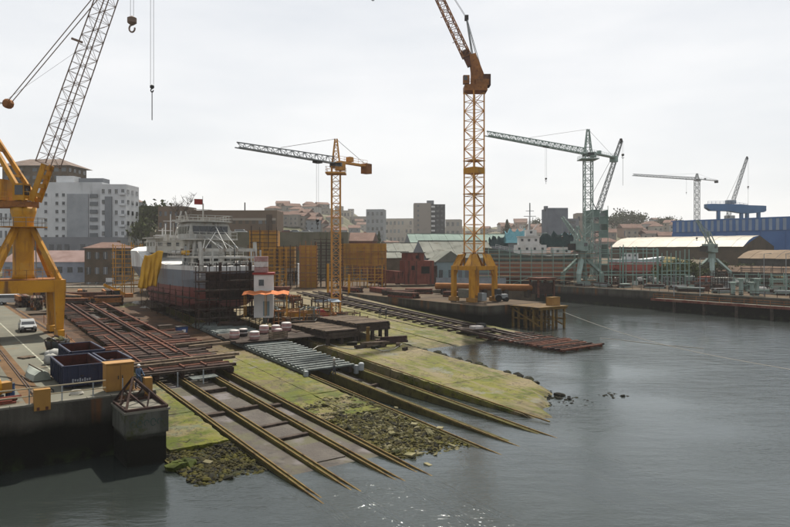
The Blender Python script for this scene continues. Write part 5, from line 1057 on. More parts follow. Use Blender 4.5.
for x in (-1.7, 1.7):
    for y in (-1, 1): bar('post', t, (x, y, 0), (x, y, 2.6 + (.25 if y > 0 else 0)), .1, .1, dark_steel)
MB().add([(-2, -1.3, 2.6), (2, -1.3, 2.6), (2, 1.3, 2.9), (-2, 1.3, 2.9), (-2, -1.3, 2.68), (2, -1.3, 2.68), (2, 1.3, 2.98), (-2, 1.3, 2.98)], BOXF).build('roof_sheet', M('sheet_blue', '6c7f90', rough=.6), t); box('bench', t, (0, 0, .85), (2.6, .9, .1), timber_dark)
for s in (-1, 1): box('bench_leg', t, (s, 0, .4), (.1, .8, .8), timber_dark)
t = thing('waste_bin', 'blue plastic bin with white label under the bow quarter of the trawler', 'bin', uv(88, 28.3, P1(88)), TH); MB().loft([[(-.7 * s, -.5 * s, z), (.7 * s, -.5 * s, z), (.7 * s, .5 * s, z), (-.7 * s, .5 * s, z)] for z, s in ((0, .85), (1.1, 1))]).build('bin_body', M('bin_blue', '2a4a86', rough=.5), t); box('bin_label', t, (.15, -.5, .6), (.5, .05, .35), white); box('bin_lid', t, (0, 0, 1.14), (1.5, 1.1, .08), dark_steel)
t = thing('store_box', 'grey timber store box left of the blue bin', 'box', uv(89.6, 26.6, P1(89)), TH); box('box_body', t, (0, 0, .6), (1.8, 1.1, 1.1), timber); box('box_lid', t, (0, 0, 1.2), (1.9, 1.2, .1), timber_dark)

# slip 3 foot: rusty sleeper grid
t = thing('sleeper_grid', 'rusty red steel sleeper grid half in the water at the far slip foot', 'slip grid', uv(63.5, 75.4, .12), TH)
for x in (-4, -1.3, 1.3, 4): bar('runner', t, (x, -4, .1), (x, 13, .3), .3, .35, rust)
for k in range(16): y = -4 + .95 * k; bar('crossbeam', t, (-5 + rnd.uniform(-.6, .6), y, .3 + .012 * y), (5 + rnd.uniform(-1.0, .6), y + rnd.uniform(-.3, .3), .3 + .012 * y), .35, .25, rnd.choice((rust, rust_dark, timber_dark)))
t = thing('slip_trolley', 'low dark slip trolley with white sheet at the middle of the far rails', 'trolley', uv(80, 74, P3(80) + .35), TH); box('trolley_frame', t, (0, 0, .4), (5, 4, .3), timber_dark); box('white_sheet', t, (-.5, -.6, .75), (1.8, 1.5, .4), wrap); box('winch', t, (1.4, .4, .85), (1.2, 1.2, .6), dark_steel)
for x in (-2, 2):
    for y in (-1.4, 1.4): tube('wheel', t, (x - .1, y, .15), (x + .1, y, .15), .22, dark_steel, 10)
# jetty: timber pier, pipe, box, clutter
t = thing('timber_pier', 'yellow timber pier on piles at the end of the jetty', 'pier', uv(82.5, 91.4, 0), TH)
for x in (-3, 0, 3):
    for y in (-3.6, -1.8, 0, 1.8, 3.2): bar('pile', t, (x, y, -4), (x, y, 3.55), .34, .34, timber_y)
for y in (-3.6, -1.8, 0, 1.8, 3.2): bar('cap_beam', t, (-3.6, y, 3.6), (3.6, y, 3.6), .36, .36, timber_y)
for x in (-3, 0, 3): bar('brace', t, (x - .2, -3.4, .6), (x - .2, 3, 3.2), .16, .22, timber_y); bar('waling', t, (x + .25, -3.8, 1.6), (x + .25, 3.4, 1.6), .18, .25, timber_y)
for k in range(15): box('deck_plank', t, (0, -3.7 + .5 * k, 3.88), (7.6, .46, .14), timber if k % 3 else timber_y)
o = thing('pier_box', 'yellow box standing on the timber pier', 'box', uv(80.6, 93.4, 3.95), TH); box('box_body', o, (0, 0, .7), (2.2, 1.4, 1.4), yellow_box); box('box_lid', o, (0, 0, 1.45), (2.3, 1.5, .1), timber_y)
a = at(500, 287, 143); b = at(536, 289, 138)
t = thing('steel_pipe', 'long orange painted steel tube lying on the jetty behind the tall crane', 'pipe', (0, 0, 0)); MB().tube(at(436, 286, 150), at(536, 288, 140), .75, n=16).build('tube', M('orange_tube', 'a8713a', ('8c5a30', .4, .4, .7), ('5c4030', 2, .6, .75), rough=.7), t, smooth=False)
for k in range(5):
    p = at(436, 286, 150).lerp(at(536, 288, 140), .08 + .21 * k); box('cradle', t, (p.x, p.y, (p.z - .75 + 4) / 2 + .1), (.6, 1.8, max(.4, p.z - 4.3)), timber_dark, .3)
t = thing('machine_frame', 'rusty brown box frame at the seaward end of the orange tube', 'frame', at(542, 297, 140), R(25))
for x in (-2, 2):
    for y in (-1.4, 1.4): bar('post', t, (x, y, 0), (x, y, 3.8), .35, .35, rust)
box('top_plate', t, (0, 0, 3.9), (4.8, 3.4, .5), rust); box('panel', t, (0, -1.3, 1.9), (3.6, .1, 2.4), rust_dark); box('panel', t, (-2, 0, 1.9), (.1, 2.6, 2.4), rust_dark)
jlabs = ['rusty bars stacked on the jetty nearest the red ship section', 'pile of dark timber on the jetty left of the tall crane', 'rust red girders lying on the jetty edge', 'loose rusty beams between the rails and the red ship section', 'long dark timber pile beside the far rails', 'pile of brown planks below the ochre sheds', 'rusty girders beside the yellow hammerhead crane', 'stack of dark beams left of the far rails', 'brown planks stacked near the tall crane portal', 'rusty bars in front of the white sheet fence']
for k, (u, v) in enumerate(((128, 88), (118, 86), (112, 83), (134, 84), (128, 76), (146, 70), (128, 64), (140, 60), (106, 93), (120, 93))):
    z = 4.0 if v > 81.5 or u > 141 else P3(u) + .08; stack(jlabs[k], u, v, z, 15, rnd.uniform(6, 10), [rust, rust_dark, timber_dark, rust_red], rnd.uniform(-.5, 1.2), .36, rows=5)
t = thing('small_tractor', 'small grey tractor parked under the tall crane portal', 'tractor', uv(92.4, 92.0, 4.0), TH + 1.2)
box('tractor_body', t, (0, 0, 1.0), (1.1, 2.4, .8), grey_steel); cb = box('tractor_cab', t, (0, .7, 1.85), (1.1, 1.1, 1.1), dark_steel); box('cab_window', cb, (0, -.57, .1), (.9, .04, .7), glass)
for s in (-1, 1): tube('rear_wheel', t, (s * .6, .8, .65), (s * .9, .8, .65), .65, black, 14); tube('front_wheel', t, (s * .55, -.9, .42), (s * .8, -.9, .42), .42, black, 12)
# fence of white sheets behind the jetty
t = thing('sheet_fence', 'white corrugated sheet fence behind the tall crane', 'fence', at(436, 290, 166), R(-6))
for k in range(17): box('sheet', t, (.55 + 1.02 * k, .05 * (k % 2), 1.6), (1.0, .08, 3.0), M('fence_white', 'a9afb5', ('8d9298', .6, .4, .7), rough=.7, var=.06))
for k in range(6): bar('post', t, (.1 + 3.4 * k, .2, 0), (.1 + 3.4 * k, .2, 3.2), .12, .12, grey_steel)
# mooring line floating over the water
a = uv(81, 94.6, 3.2); e = gp(800, 371, .6); pts = [a.lerp(e, k / 24) + Vector((0, 0, -1.2 * math.sin(math.pi * k / 24))) for k in range(25)]
pts = [Vector((p.x, p.y, max(p.z, .02))) for p in pts]
tag(wire('mooring_line', None, pts, .04, rope_m), 'long pale mooring line running from the pier across the water', 'rope')
e2 = gp(705, 349, .03); a2 = gp(600, 338, .03)
tag(wire('floating_rope', None, [a2.lerp(e2, k / 8) + Vector((0, .4 * math.sin(k), 0)) for k in range(9)], .05, rope_m), 'short pale rope floating beside the sleeper grid', 'rope')
# slip submerged guide posts and crane shadow free bits: small fence along the ochre ground
t = thing('post_fence', 'row of thin orange posts with a rail beside the rusty carriage', 'fence', uv(70, 14.4, 0), TH)
for k in range(13): bar('post', t, (0, 3 * k, P1(70 + 3 * k) - .05), (0, 3 * k, P1(70 + 3 * k) + 1.15), .08, .08, orange_rust)
for k in range(12): bar('rail', t, (0, 3 * k, P1(70 + 3 * k) + 1.0), (0, 3 * k + 3, P1(73 + 3 * k) + 1.0), .05, .05, orange_rust)
# ------------------------------------------------------------------ buildings
def building(name, label, px0, px1, ytop, ybase, Y, dep, wall, roof='flat', roofm=None, rows=0, cols=0, rz=0, cat='building', wm=glass, ww=.5, wh=.5, group=None, sides=0, frames=False, eave=.5, rh=2.2, lower=0, balc=()):
    W = (px1 - px0) / F * Y; zt = CH - (ytop - HY) / F * Y; zb_ = CH - (ybase - HY) / F * Y - lower; Hh = zt - zb_
    t = thing(name, label, cat, ((px0 + px1) / 2 / F * Y - CX / F * Y, Y + dep / 2, zb_), rz, group)
    MB().box((0, 0, Hh / 2), (W, dep, Hh)).build('wall', wall, t)
    if roof == 'flat':
        for s in (-1, 1): box('parapet', t, (s * (W / 2 - .12), 0, Hh + .35), (.25, dep, .7), wall); box('parapet', t, (0, s * (dep / 2 - .12), Hh + .35), (W - .5, .25, .7), wall)
    else:
        b = MB(); e = eave
        if roof == 'gable': b.add([(-W / 2 - e, -dep / 2 - e, Hh), (W / 2 + e, -dep / 2 - e, Hh), (W / 2 + e, dep / 2 + e, Hh), (-W / 2 - e, dep / 2 + e, Hh), (-W / 2 - e, 0, Hh + rh), (W / 2 + e, 0, Hh + rh)], [(0, 1, 5, 4), (2, 3, 4, 5), (1, 2, 5), (3, 0, 4), (3, 2, 1, 0)])
        elif roof == 'front': b.add([(-W / 2 - e, -dep / 2 - e, Hh), (W / 2 + e, -dep / 2 - e, Hh), (W / 2 + e, dep / 2 + e, Hh), (-W / 2 - e, dep / 2 + e, Hh), (0, -dep / 2 - e, Hh + rh), (0, dep / 2 + e, Hh + rh)], [(0, 4, 5, 3), (1, 2, 5, 4), (0, 1, 4), (2, 3, 5), (3, 2, 1, 0)])
        else: b.add([(-W / 2 - e, -dep / 2 - e, Hh), (W / 2 + e, -dep / 2 - e, Hh), (W / 2 + e, dep / 2 + e, Hh), (-W / 2 - e, dep / 2 + e, Hh), (-W / 4, 0, Hh + rh), (W / 4, 0, Hh + rh)], [(0, 1, 5, 4), (2, 3, 4, 5), (1, 2, 5), (3, 0, 4), (3, 2, 1, 0)])
        ro = b.build('roof', roofm or terra, t)
        if roof != 'front': box('chimney', ro, (W * .2, dep * .15, Hh + rh * .8), (.8, .8, 1.8), wall)
    cw, chh = W / max(cols, 1), Hh / max(rows, 1)
    for r_ in range(rows):
        for c in range(cols):
            x = -W / 2 + cw * (c + .5); z = chh * (r_ + .5); wd = cw * ww; hh = chh * wh
            if rnd.random() < .05: continue
            w_ = box('window', t, (x, -dep / 2 - .02, z), (wd, .1, hh * rnd.choice((1, 1, .86))), wm if rnd.random() < .68 else shut)
            if frames: box('sill', w_, (0, -.08, -hh / 2 - .06), (wd * 1.15, .2, .12), wall); box('mullion', w_, (0, -.07, 0), (.08, .06, hh), white)
            if (r_, c) in balc or (('col', c) in balc): box('balcony', t, (x, -dep / 2 - .6, z - hh * .62), (cw * .9, 1.1, .9), wall)
        for c in range(sides):
            for s in (-1, 1): box('window', t, (s * (W / 2 + .02), -dep / 2 + dep * (c + .5) / sides, chh * (r_ + .5)), (.1, dep / sides * .45, chh * wh), wm)
    return t
shut = M('shutter_grey', '7f858b', rough=.7)
# left hillside
t = building('apartment_block', 'brown terraced apartment building with overhanging tiled roof on the hill', 2, 70, 166, 200, 300, 16, stone_b, 'hip', M('roof_tile_pale', '8d7d73', ('776860', .3, .4, .65), rough=.9), 12, 9, R(-4), ww=.6, wh=.5, sides=4, eave=2.2, rh=4.2, lower=26, balc=[('col', c) for c in (1, 2, 5, 6)])
for k in range(5): box('skylight', t, (-12 + 5.5 * k, -6.5, 26 + 16.6), (1.6, 1.2, .5), white)
building('apartment_block', 'pale stepped block left of the portal crane jib', -6, 34, 190, 260, 285, 14, white_wall, 'flat', None, 5, 8, R(-3), ww=.4, wh=.4, lower=8)
t = building('apartment_block', 'white apartment block with blank rendered wall in its middle', 38, 102, 184, 262, 262, 14, white_wall, 'flat', None, 0, 0, 0, lower=6)
for r_ in range(8):
    for x in (-9.6, -5.2, -2.6): w_ = box('window', t, (x, -7.02, 9.5 + 3.3 * r_), (1.1, .1, 1.3), glass); box('sill', w_, (0, -.08, -.72), (1.4, .2, .12), white_wall)
Wb = 64 / F * 262
box('blank_panel', t, (3.2, -7.25, 20), (8.4, .5, 26), M('render_panel', 'b4b9bf', ('a3a8ae', .2, .4, .65), rough=.9)); box('roof_house', t, (-4, 0, 39.2), (7, 6, 2.8), white_wall); box('roof_house', t, (6, 1, 38.9), (10, 6, 1.8), grey_wall)
for k in range(8): box('loggia', t, (9.5, -7.3, 10.5 + 3.1 * k), (3.0, .3, 1.5), shut)
t = building('apartment_block', 'grey white apartment block with recessed dark stair bay right of the blank wall', 100, 126, 186, 258, 258, 13, white_wall, 'flat', None, 8, 4, 0, ww=.4, wh=.4, frames=True, lower=5, sides=3, balc=[('col', 3)])
box('stair_bay', t, (-1.6, -6.9, 15), (2.6, .8, 28), grey_wall); box('roof_house', t, (-2, 0, 31.6), (4, 5, 2), grey_wall)
building('apartment_block', 'narrow cream block with balconies right of the white apartments', 124, 134, 214, 262, 285, 14, CREAMS[0], 'flat', None, 6, 2, 0, ww=.5, wh=.45, lower=4, sides=3, balc=[('col', 1)])
building('house', 'grey house with hip roof on the hill above the cream block', 121, 140, 202, 225, 420, 10, CREAMS[5], 'hip', terra, 2, 3, 0, lower=24, cat='house', rh=2)
building('low_building', 'row of low grey shops under the white apartments', 24, 118, 239, 275, 236, 9, grey_wall, 'flat', None, 2, 12, 0, ww=.6, wh=.5, lower=2)
t = building('warehouse', 'low white warehouse with pale pink tiled roof behind the portal crane', 2, 83, 262, 290, 205, 18, M('warehouse_wall', 'aab2c0', ('959dac', .3, .4, .65), rough=.8), 'gable', pink_roof, 2, 8, R(3), ww=.5, wh=.4, lower=1, rh=3.6, sides=0, eave=.3)
for k, ch in enumerate('TA'):   # painted red letters on the wall
    b = MB(); x = -10.5 + 2.2 * k
    if ch == 'T': b.box((x, -9.1, 7.1), (1.5, .04, .3)).box((x, -9.1, 6.2), (.32, .04, 1.6))
    else: b.bar((x - .7, -9.1, 5.4), (x, -9.1, 7.2), .3, .04).bar((x + .7, -9.1, 5.4), (x, -9.1, 7.2), .3, .04).box((x, -9.1, 6.0), (.8, .04, .25))
    b.build('painted_letter', red, t)
t = building('stone_building', 'brown three storey stone building with paired windows behind the quay', 84, 117, 248, 290, 197, 13, stone_b, 'hip', terra, 3, 4, R(2), ww=.5, wh=.48, wm=glass, frames=True, lower=1, rh=1.8, sides=3)
box('sign_board', t, (2.6, -6.65, 4), (2.4, .1, 1.2), white)
# trestle wharf at the head of the left quay
t = thing('trestle_deck', 'grey concrete deck on posts across the head of the left quay', 'deck', at(110, 297, 178), R(4))
bar('deck_slab', t, (-17, 0, 2.6), (15, 0, 2.6), 4, .5, concrete)
for k in range(11): bar('column', t, (-16 + 3 * k, -1.6, 0), (-16 + 3 * k, -1.6, 2.4), .4, .4, concrete)
railing(t, [(-17, -1.9, 2.85), (15, -1.9, 2.85)], 1, 2, grey_steel, .04)
building('ochre_shed', 'ochre sheet metal shed at the left edge behind the white van', -14, 21, 283, 304, 143, 7, ochre, 'flat', None, 0, 0, R(-25), cat='shed', lower=.3)
# brown school-like building with its street and retaining wall
t = building('long_building', 'long flat brown building on the terrace above the yard', 184, 277, 212, 246, 262, 15, brown_b, 'flat', None, 2, 14, 0, ww=.55, wh=.22, lower=2, wm=M('window_brown', '5d5248', rough=.4)); box('stair_tower', t, (15.4, -7.8, 8), (2.2, .6, 13), M('brown_dark', '5c4e44', rough=.9)); box('white_band', t, (3, -7.6, 12.6), (30, .25, .9), CREAMS[1]); box('chimney', t, (4, 0, 18), (.4, .4, 3.6), dark_steel)
t = building('long_building', 'brown wing with dark windows left of the bare tree', 159, 186, 208, 248, 255, 12, brown_b, 'flat', None, 4, 5, R(-6), ww=.45, wh=.42, lower=2)
rw = M('retaining_wall', '7b7765', ('6a6858', .2, .4, .65), ('59583f', .6, .55, .75, STK), rough=.95)
t = building('retaining_wall', 'olive grey retaining wall with red graffiti behind the ochre sheds', 150, 348, 234, 290, 234, 20, rw, 'none' if False else 'flat', None, 0, 0, R(0), cat='wall', lower=0)
for k in range(4):
    g = MB(); pts = [Vector((17 + 1.1 * k + .5 * math.cos(a), -10.05, 14.6 + .7 * math.sin(a))) for a in [j * .8 for j in range(8)]]
    for a, c in zip(pts[:-1], pts[1:]): g.bar(a, c, .04, .22)
    g.build('graffiti', M('graffiti_red', '8c4038', rough=.8), t)
zst = CH - (234 - HY) / F * 234 + .05
for k, (px, c, lab) in enumerate(((212, silver, 'pale car parked above the retaining wall behind the trawler wheelhouse'), (228, wpaint, 'white car in front of the long brown building'), (241, wpaint, 'white van at the right end of the street above the wall'), (288, M('car_red', '7c2f2a', rough=.4), 'red car on the street above the graffiti wall'), (296, silver, 'silver car right of the red car on the terrace'), (307, wpaint, 'white car near the right end of the terrace street'))):
    car('car', lab, (at(px, 0, 238).x, 238, zst), R(90), c, 4.4, 1.8, 1.7 if k == 2 else 1.5, k == 2)
# ochre clad sheds and scaffolds behind the slips
def clad(label, px0, px1, ytop, ybase, Y, dep, rz=0, mat=ochre, open_=0):
    W = (px1 - px0) / F * Y; zt = CH - (ytop - HY) / F * Y; zb_ = 3.95 if ybase is None else CH - (ybase - HY) / F * Y; Hh = zt - zb_
    t = thing('clad_shed', label, 'shed', (at((px0 + px1) / 2, 0, Y).x, Y, zb_), rz); n = max(2, int(W / 1.1))
    for k in range(n): box('cladding_sheet', t, (-W / 2 + W * (k + .5) / n, .06 * (k % 2), Hh / 2 + open_ / 2), (W / n * .98, .08, Hh - open_), mat)
    m_ = max(2, int(dep / 1.1))
    for s in (-1, 1):
        for k in range(m_): box('cladding_sheet', t, (s * W / 2, .3 + dep * (k + .5) / m_, Hh / 2 + open_ / 2), (.08, dep / m_ * .98, Hh - open_), mat)
    box('roof', t, (0, dep / 2 + .2, Hh + .1), (W + .2, dep, .15), ochre)
    for x in (-W / 2, 0, W / 2): bar('column', t, (x, -.12, 0), (x, -.12, Hh + .1), .22, .22, yellow)
    k = 1
    while k * 3 < Hh: bar('girt', t, (-W / 2, -.1, k * 3), (W / 2, -.1, k * 3), .14, .16, orange_rust); k += 1
    return t
clad('tall ochre clad shed right behind the trawler', 250, 276, 231, None, 178, 9, R(4)); clad('hanging ochre clad wall right of the tall ochre shed', 276, 294, 247, 284, 182, 6, R(4), open_=4.4)
clad('narrow ochre clad shed left of the scaffolded bay', 300, 316, 246, None, 176, 7, R(3)); clad('long ochre clad shed right of the yellow hammerhead crane', 342, 386, 244, None, 184, 8, R(6), open_=5.4)
scaffold('dense brown scaffold bay between the ochre sheds', (at(315, 0, 178).x, 178, 3.95), R(3), 7.4, 12, 3, 1.4, 1.7, rust_dark, timber_dark, .09, .2); scaffold('scaffold tower on the left face of the tall ochre shed', (at(262, 0, 168).x, 168, 3.95), R(3), 6, 9.5, 2, 1.5, 1.9, yellow, timber_dark, .07, .3)
scaffold('low yellow scaffold below the long ochre shed', (at(345, 0, 176).x, 176, 3.95), R(5), 10, 5.0, 2, 2.0, 1.7, yellow, timber, .08, .4); scaffold('ochre scaffold by the bow of the trawler', (at(113, 0, 152).x, 152, 3.95), R(10), 6, 10.5, 2.4, 1.6, 2.0, yellow, timber, .08, .35)
scaffold('brown pole scaffold across the front of the tall ochre shed', (at(251, 0, 172).x, 172, 3.95), R(4), 6.6, 15, 1.4, 1.7, 2.0, rust_dark, timber_dark, .06, .45)
scaffold('pole scaffold before the hanging ochre wall', (at(277, 0, 176).x, 176, 3.95), R(4), 5.2, 10, 1.4, 1.6, 2.0, rust_dark, timber, .06, .5)
scaffold('pole scaffold before the narrow ochre shed', (at(300, 0, 171).x, 171, 3.95), R(3), 4.2, 11, 1.3, 1.4, 2.0, orange_rust, timber, .06, .5)
scaffold('long pole scaffold across the face of the long ochre shed', (at(343, 0, 178).x, 178, 3.95), R(6), 11.5, 10, 1.4, 1.9, 1.9, orange_rust, timber_dark, .06, .5)
b_ = building('workshop', 'white workshop door front between the ochre sheds', 283, 297, 266, 286, 190, 6, white_wall, 'flat', None, 1, 2, R(4), lower=.2, cat='workshop', ww=.6)
for k, (px, hh, lab) in enumerate(((328, 8, 'yellow steel post left of the hammerhead crane'), (349, 5.5, 'short yellow post right of the hammerhead crane'))):
    p = gp(px, 298, 2.8); o = bar('yellow_post', None, p, p + Vector((0, 0, hh)), .5, .5, yellow); tag(o, lab, 'post')
t = thing('yellow_forklift', 'yellow machine with raised boom beside the bow of the trawler', 'machine', at(121, 304, 140), R(30))
box('chassis', t, (0, 0, .9), (4.6, 2.2, .7), yellow); cb = box('cab', t, (-.9, 0, 2.2), (1.5, 1.6, 1.9), yellow); box('cab_window', cb, (0, -.82, .15), (1.2, .05, 1.1), glass); bar('boom', t, (1.5, 0, 1.6), (-3.4, 0, 4.2), .5, .6, yellow); box('engine_cover', t, (1.5, 0, 1.7), (1.6, 1.9, 1.0), orange_rust)
for s in (-1.1, 1.1):
    for x in (-1.5, 1.5): tube('wheel', t, (x, s - .2, .6), (x, s + .2, .6), .62, black, 14)
for k, (px, py, s) in enumerate(((130, 309, 1.5), (137, 306, 1.2), (124, 311, 1.2), (144, 311, 1.0))):
    p = gp(px, py, P1(105)); o = link('covered_heap', stone(1, bagm if k % 2 else rock_pale, k), None, p + Vector((0, 0, .4)), (0, 0, k)); o.scale = (s, s * .8, s * .8); tag(o, ['large grey covered heap by the trawler bow', 'pale heap behind the grey one at the trawler bow', 'small grey heap left of the covered heaps', 'small pale heap right of the covered heaps'][k], 'heap')
# grey roofed sheds in the middle distance
def shed(label, px0, px1, yr, ye, Y, dep, roofm, wall=grey_wall, rz=0, ribs=True, zb0=3.9):
    W = (px1 - px0) / F * Y; zr = CH - (yr - HY) / F * (Y + dep / 2); ze = CH - (ye - HY) / F * Y
    t = thing('industrial_shed', label, 'shed', (at((px0 + px1) / 2, 0, Y).x, Y, zb0), rz); hz_, hr = ze - zb0, zr - zb0
    MB().box((0, dep / 2, hz_ / 2), (W, dep, hz_)).build('wall', wall, t)
    n = max(2, int(W / 3.2))
    for k in range(n):    # roof sheets side by side
        x0, x1 = -W / 2 + W * k / n + .03, -W / 2 + W * (k + 1) / n - .03; dz = .05 * (k % 2)
        MB().add([(x0, -.6, hz_ + dz), (x1, -.6, hz_ + dz), (x1, dep / 2, hr + dz), (x0, dep / 2, hr + dz)], [(0, 1, 2, 3)]).build('roof_sheet', roofm, t)
        MB().add([(x0, dep + .6, hz_ + dz), (x1, dep + .6, hz_ + dz), (x1, dep / 2, hr + dz), (x0, dep / 2, hr + dz)], [(0, 1, 2, 3)]).build('roof_sheet', roofm, t)
    for s in (-1, 1): MB().add([(s * W / 2, 0, hz_), (s * W / 2, dep, hz_), (s * W / 2, dep / 2, hr)], [(0, 1, 2)]).build('gable', wall, t)
    bar('ridge_cap', t, (-W / 2, dep / 2, hr + .12), (W / 2, dep / 2, hr + .12), .6, .2, roofm)
    return t
shed('long grey sheet roof left of the tall crane mast', 388, 462, 243, 254, 232, 26, roof_grey, rz=R(8)); shed('pale green ridged roof behind the tall crane mast', 410, 520, 234, 243, 275, 30, roof_green, rz=R(4))
shed('wide grey sheet roof right of the red ship section', 425, 500, 241, 258, 214, 24, roof_grey, rz=R(10)); shed('low grey roof behind the long ochre shed', 383, 412, 252, 258, 205, 12, roof_grey, stone_b, R(8))
t = building('gabled_shed', 'light blue gabled shed beside the red ship section', 432, 462, 262, 286, 190, 10, lightblue, 'front', roof_grey, 1, 3, R(12), cat='shed', ww=.4, wh=.35, rh=3.2, eave=.3)
building('brick_house', 'red brick gabled house above the ochre sheds', 338, 374, 241, 262, 238, 14, brick_b, 'gable', terra, 2, 5, R(-6), lower=8, ww=.4, wh=.4, rh=3.2, frames=True, cat='house')
# right hand sheds
def ushed(label, v, dep, u0, u1, z0, zt, wall, roofm, rise=2.5, name='industrial_shed'):
    t = thing(name, label, 'shed', uv((u0 + u1) / 2, v, z0), TH); Ln = u1 - u0; hh = zt - z0
    MB().box((dep / 2, 0, hh / 2), (dep, Ln, hh)).build('wall', wall, t)
    n = int(Ln / 4)
    for k in range(n):
        y0, y1 = -Ln / 2 + Ln * k / n + .03, -Ln / 2 + Ln * (k + 1) / n - .03; dz = .05 * (k % 2)
        secs = [(-.8, hh - .2), (dep * .15, hh + rise * .55), (dep * .3, hh + rise * .85), (dep * .5, hh + rise)]
        MB().add([(x, y, z + dz) for x, z in secs for y in (y0, y1)], [(2 * q, 2 * q + 1, 2 * q + 3, 2 * q + 2) for q in range(3)]).build('roof_sheet', roofm, t)
    MB().add([(0, -Ln / 2, hh), (dep * .5, -Ln / 2, hh + rise), (dep, -Ln / 2, hh)], [(0, 1, 2)]).build('gable', wall, t)
    return t
t = thing('blue_shed', 'large blue shed with a band of pale vertical panels', 'shed', uv(100, 260, 4.1), TH)
MB().box((20, 0, 11), (40, 118, 22)).build('wall', blue_shed, t)
for k in range(94):
    y = -58.5 + 1.25 * k; box('blue_panel' if k % 2 else 'pale_panel', t, (-.15 - .1 * (k % 2), y, 19.6), (.3, 1.22, 4.4), blue_shed if k % 2 else blue_pale)
box('roof', t, (20, 0, 22.1), (41, 119, .4), blue_shed)
for k in range(14): bar('wall_rib', t, (-.1, -58 + 9 * k, 0), (-.1, -58 + 9 * k, 17), .3, .3, blue_shed)
tan = M('roof_tan', 'a39a85', ('8c8370', .15, .4, .65), ('6f6552', .5, .56, .7), rough=.55); tanb = M('roof_brown', '7d6a55', ('8d7a64', .2, .4, .65), ('5f5044', .5, .55, .7), rough=.8)
ushed('long shed with curved shining beige roof left of the blue shed', 236, 22, 117, 172, 4.1, 15.4, M('wall_tan', '6f6252', ('5c5146', .3, .4, .65), rough=.9), tan, 3.9)
ushed('low shed with brown sheet roof in front of the blue wall', 222, 22, 40, 112, 4.1, 11.4, M('wall_grey_dirty', '5e5d5a', ('4c4a46', .4, .4, .65), rough=.9), tanb, 2.6)
ushed('low shed with dull grey brown roof below the beige roof', 216, 12, 122, 168, 4.1, 8.6, M('wall_olive', '55503f', ('474336', .4, .4, .65), rough=.9), M('roof_dull', '6e6656', ('5b5446', .3, .4, .65), ('7d6a52', .6, .56, .7), rough=.85), 2.0)
ushed('small low shed with rusty roof right of the quay crane', 206, 10, 84, 112, 4.1, 7.4, M('wall_dark_brown', '4a4038', rough=.9), M('roof_rusty', '6f5a48', ('57463a', .4, .4, .65), rough=.85), 1.6)
# dock clutter
for k, (px, Y, s) in enumerate(((745, 175, 2.6), (768, 172, 2.2), (738, 181, 2.0), (640, 190, 2.2), (655, 188, 1.8))):
    t = thing('white_boat', ['white boat on the dock left of the others below the brown roof', 'small white boat at the right below the brown roof', 'small white boat behind the green dolphins', 'white boat hull behind the open scaffolds', 'smaller white boat right of the white hull behind scaffolds'][k], 'boat', (at(px, 0, Y).x, Y, 4.9), R(70 + 20 * k))
    secs = []
    for q in range(9):
        f_ = max(.04, math.sin(math.pi * min(1, .3 + .7 * q / 8)) ** .7); y = (-1 + 2 * q / 8) * s; sh = .15 * (q / 8) ** 2; secs.append([(-.42 * s * f_, y, .75 + sh), (-.3 * s * f_, y, .2), (0, y, 0 + sh), (.3 * s * f_, y, .2), (.42 * s * f_, y, .75 + sh)])
    MB().loft(secs).build('hull', white, t); box('cuddy', t, (0, .2 * s, .95), (.5 * s, .7 * s, .5), white); box('boat_window', t, (0, -.16 * s, 1.0), (.4 * s, .05, .25), glass)
    for y in (-.5, .5): box('chock', t, (0, y * s, -.35), (.8 * s, .3, .8), timber_dark)
t = thing('red_hull', 'grey boat with a red lower hull behind the open green scaffolds', 'boat', at(612, 276, 205), R(-80))
hull(t, band_mat('red_hull', [(0, '8a3a30'), (4.2, '9aa4a8'), (4.8, '9aa4a8')]), 18, 5, .2, None, lambda t_: 5.2 + .8 * sm(.5, 1, t_)); deckhouse(t, (0, 6, 6.2), (3, 4, 2), white, 3)
t = thing('grass_mound', 'mound of dry brown grass on the dock behind the scaffolds', 'mound', at(660, 262, 230)); b = MB().lathe([(13, 0), (11, 2.6), (8, 4.4), (4, 5.4), (.5, 5.8)], 20); b.v = [(x * 1.2, y * .8, z * (1 + .25 * noise.noise((x * .2, y * .2, 3)))) for x, y, z in b.v]; b.build('mound_surface', grass, t, (0, 0, -4), smooth=True)
for k, (px, Y, c) in enumerate(((722, 176, 'a8a79e'), (760, 168, '5d6f5a'), (706, 182, '8a4a3a'), (776, 166, '6d5f50'), (690, 184, '7d8a88'), (780, 184, '9a8a60'))):
    t = thing('storage_container', ['pale grey container on the dock left of the dolphins', 'green container right of the dolphins', 'brown red container below the right quay crane', 'brown container at the right edge of the dock', 'blue grey container behind the green bushes', 'ochre container at the right edge behind the others'][k], 'container', (at(px, 0, Y).x, Y, 4.2), R(20 + 11 * k)); mt = M('container' + c, c, ('6a5a4c', 1, .6, .75), rough=.7)
    box('container_body', t, (0, 0, 1.3), (5.2, 2.3, 2.4), mt)
    for q in range(10): box('rib', t, (-2.4 + .53 * q, -1.17, 1.3), (.12, .06, 2.2), mt)
    box('door', t, (2.62, 0, 1.3), (.05, 2.1, 2.2), mt)
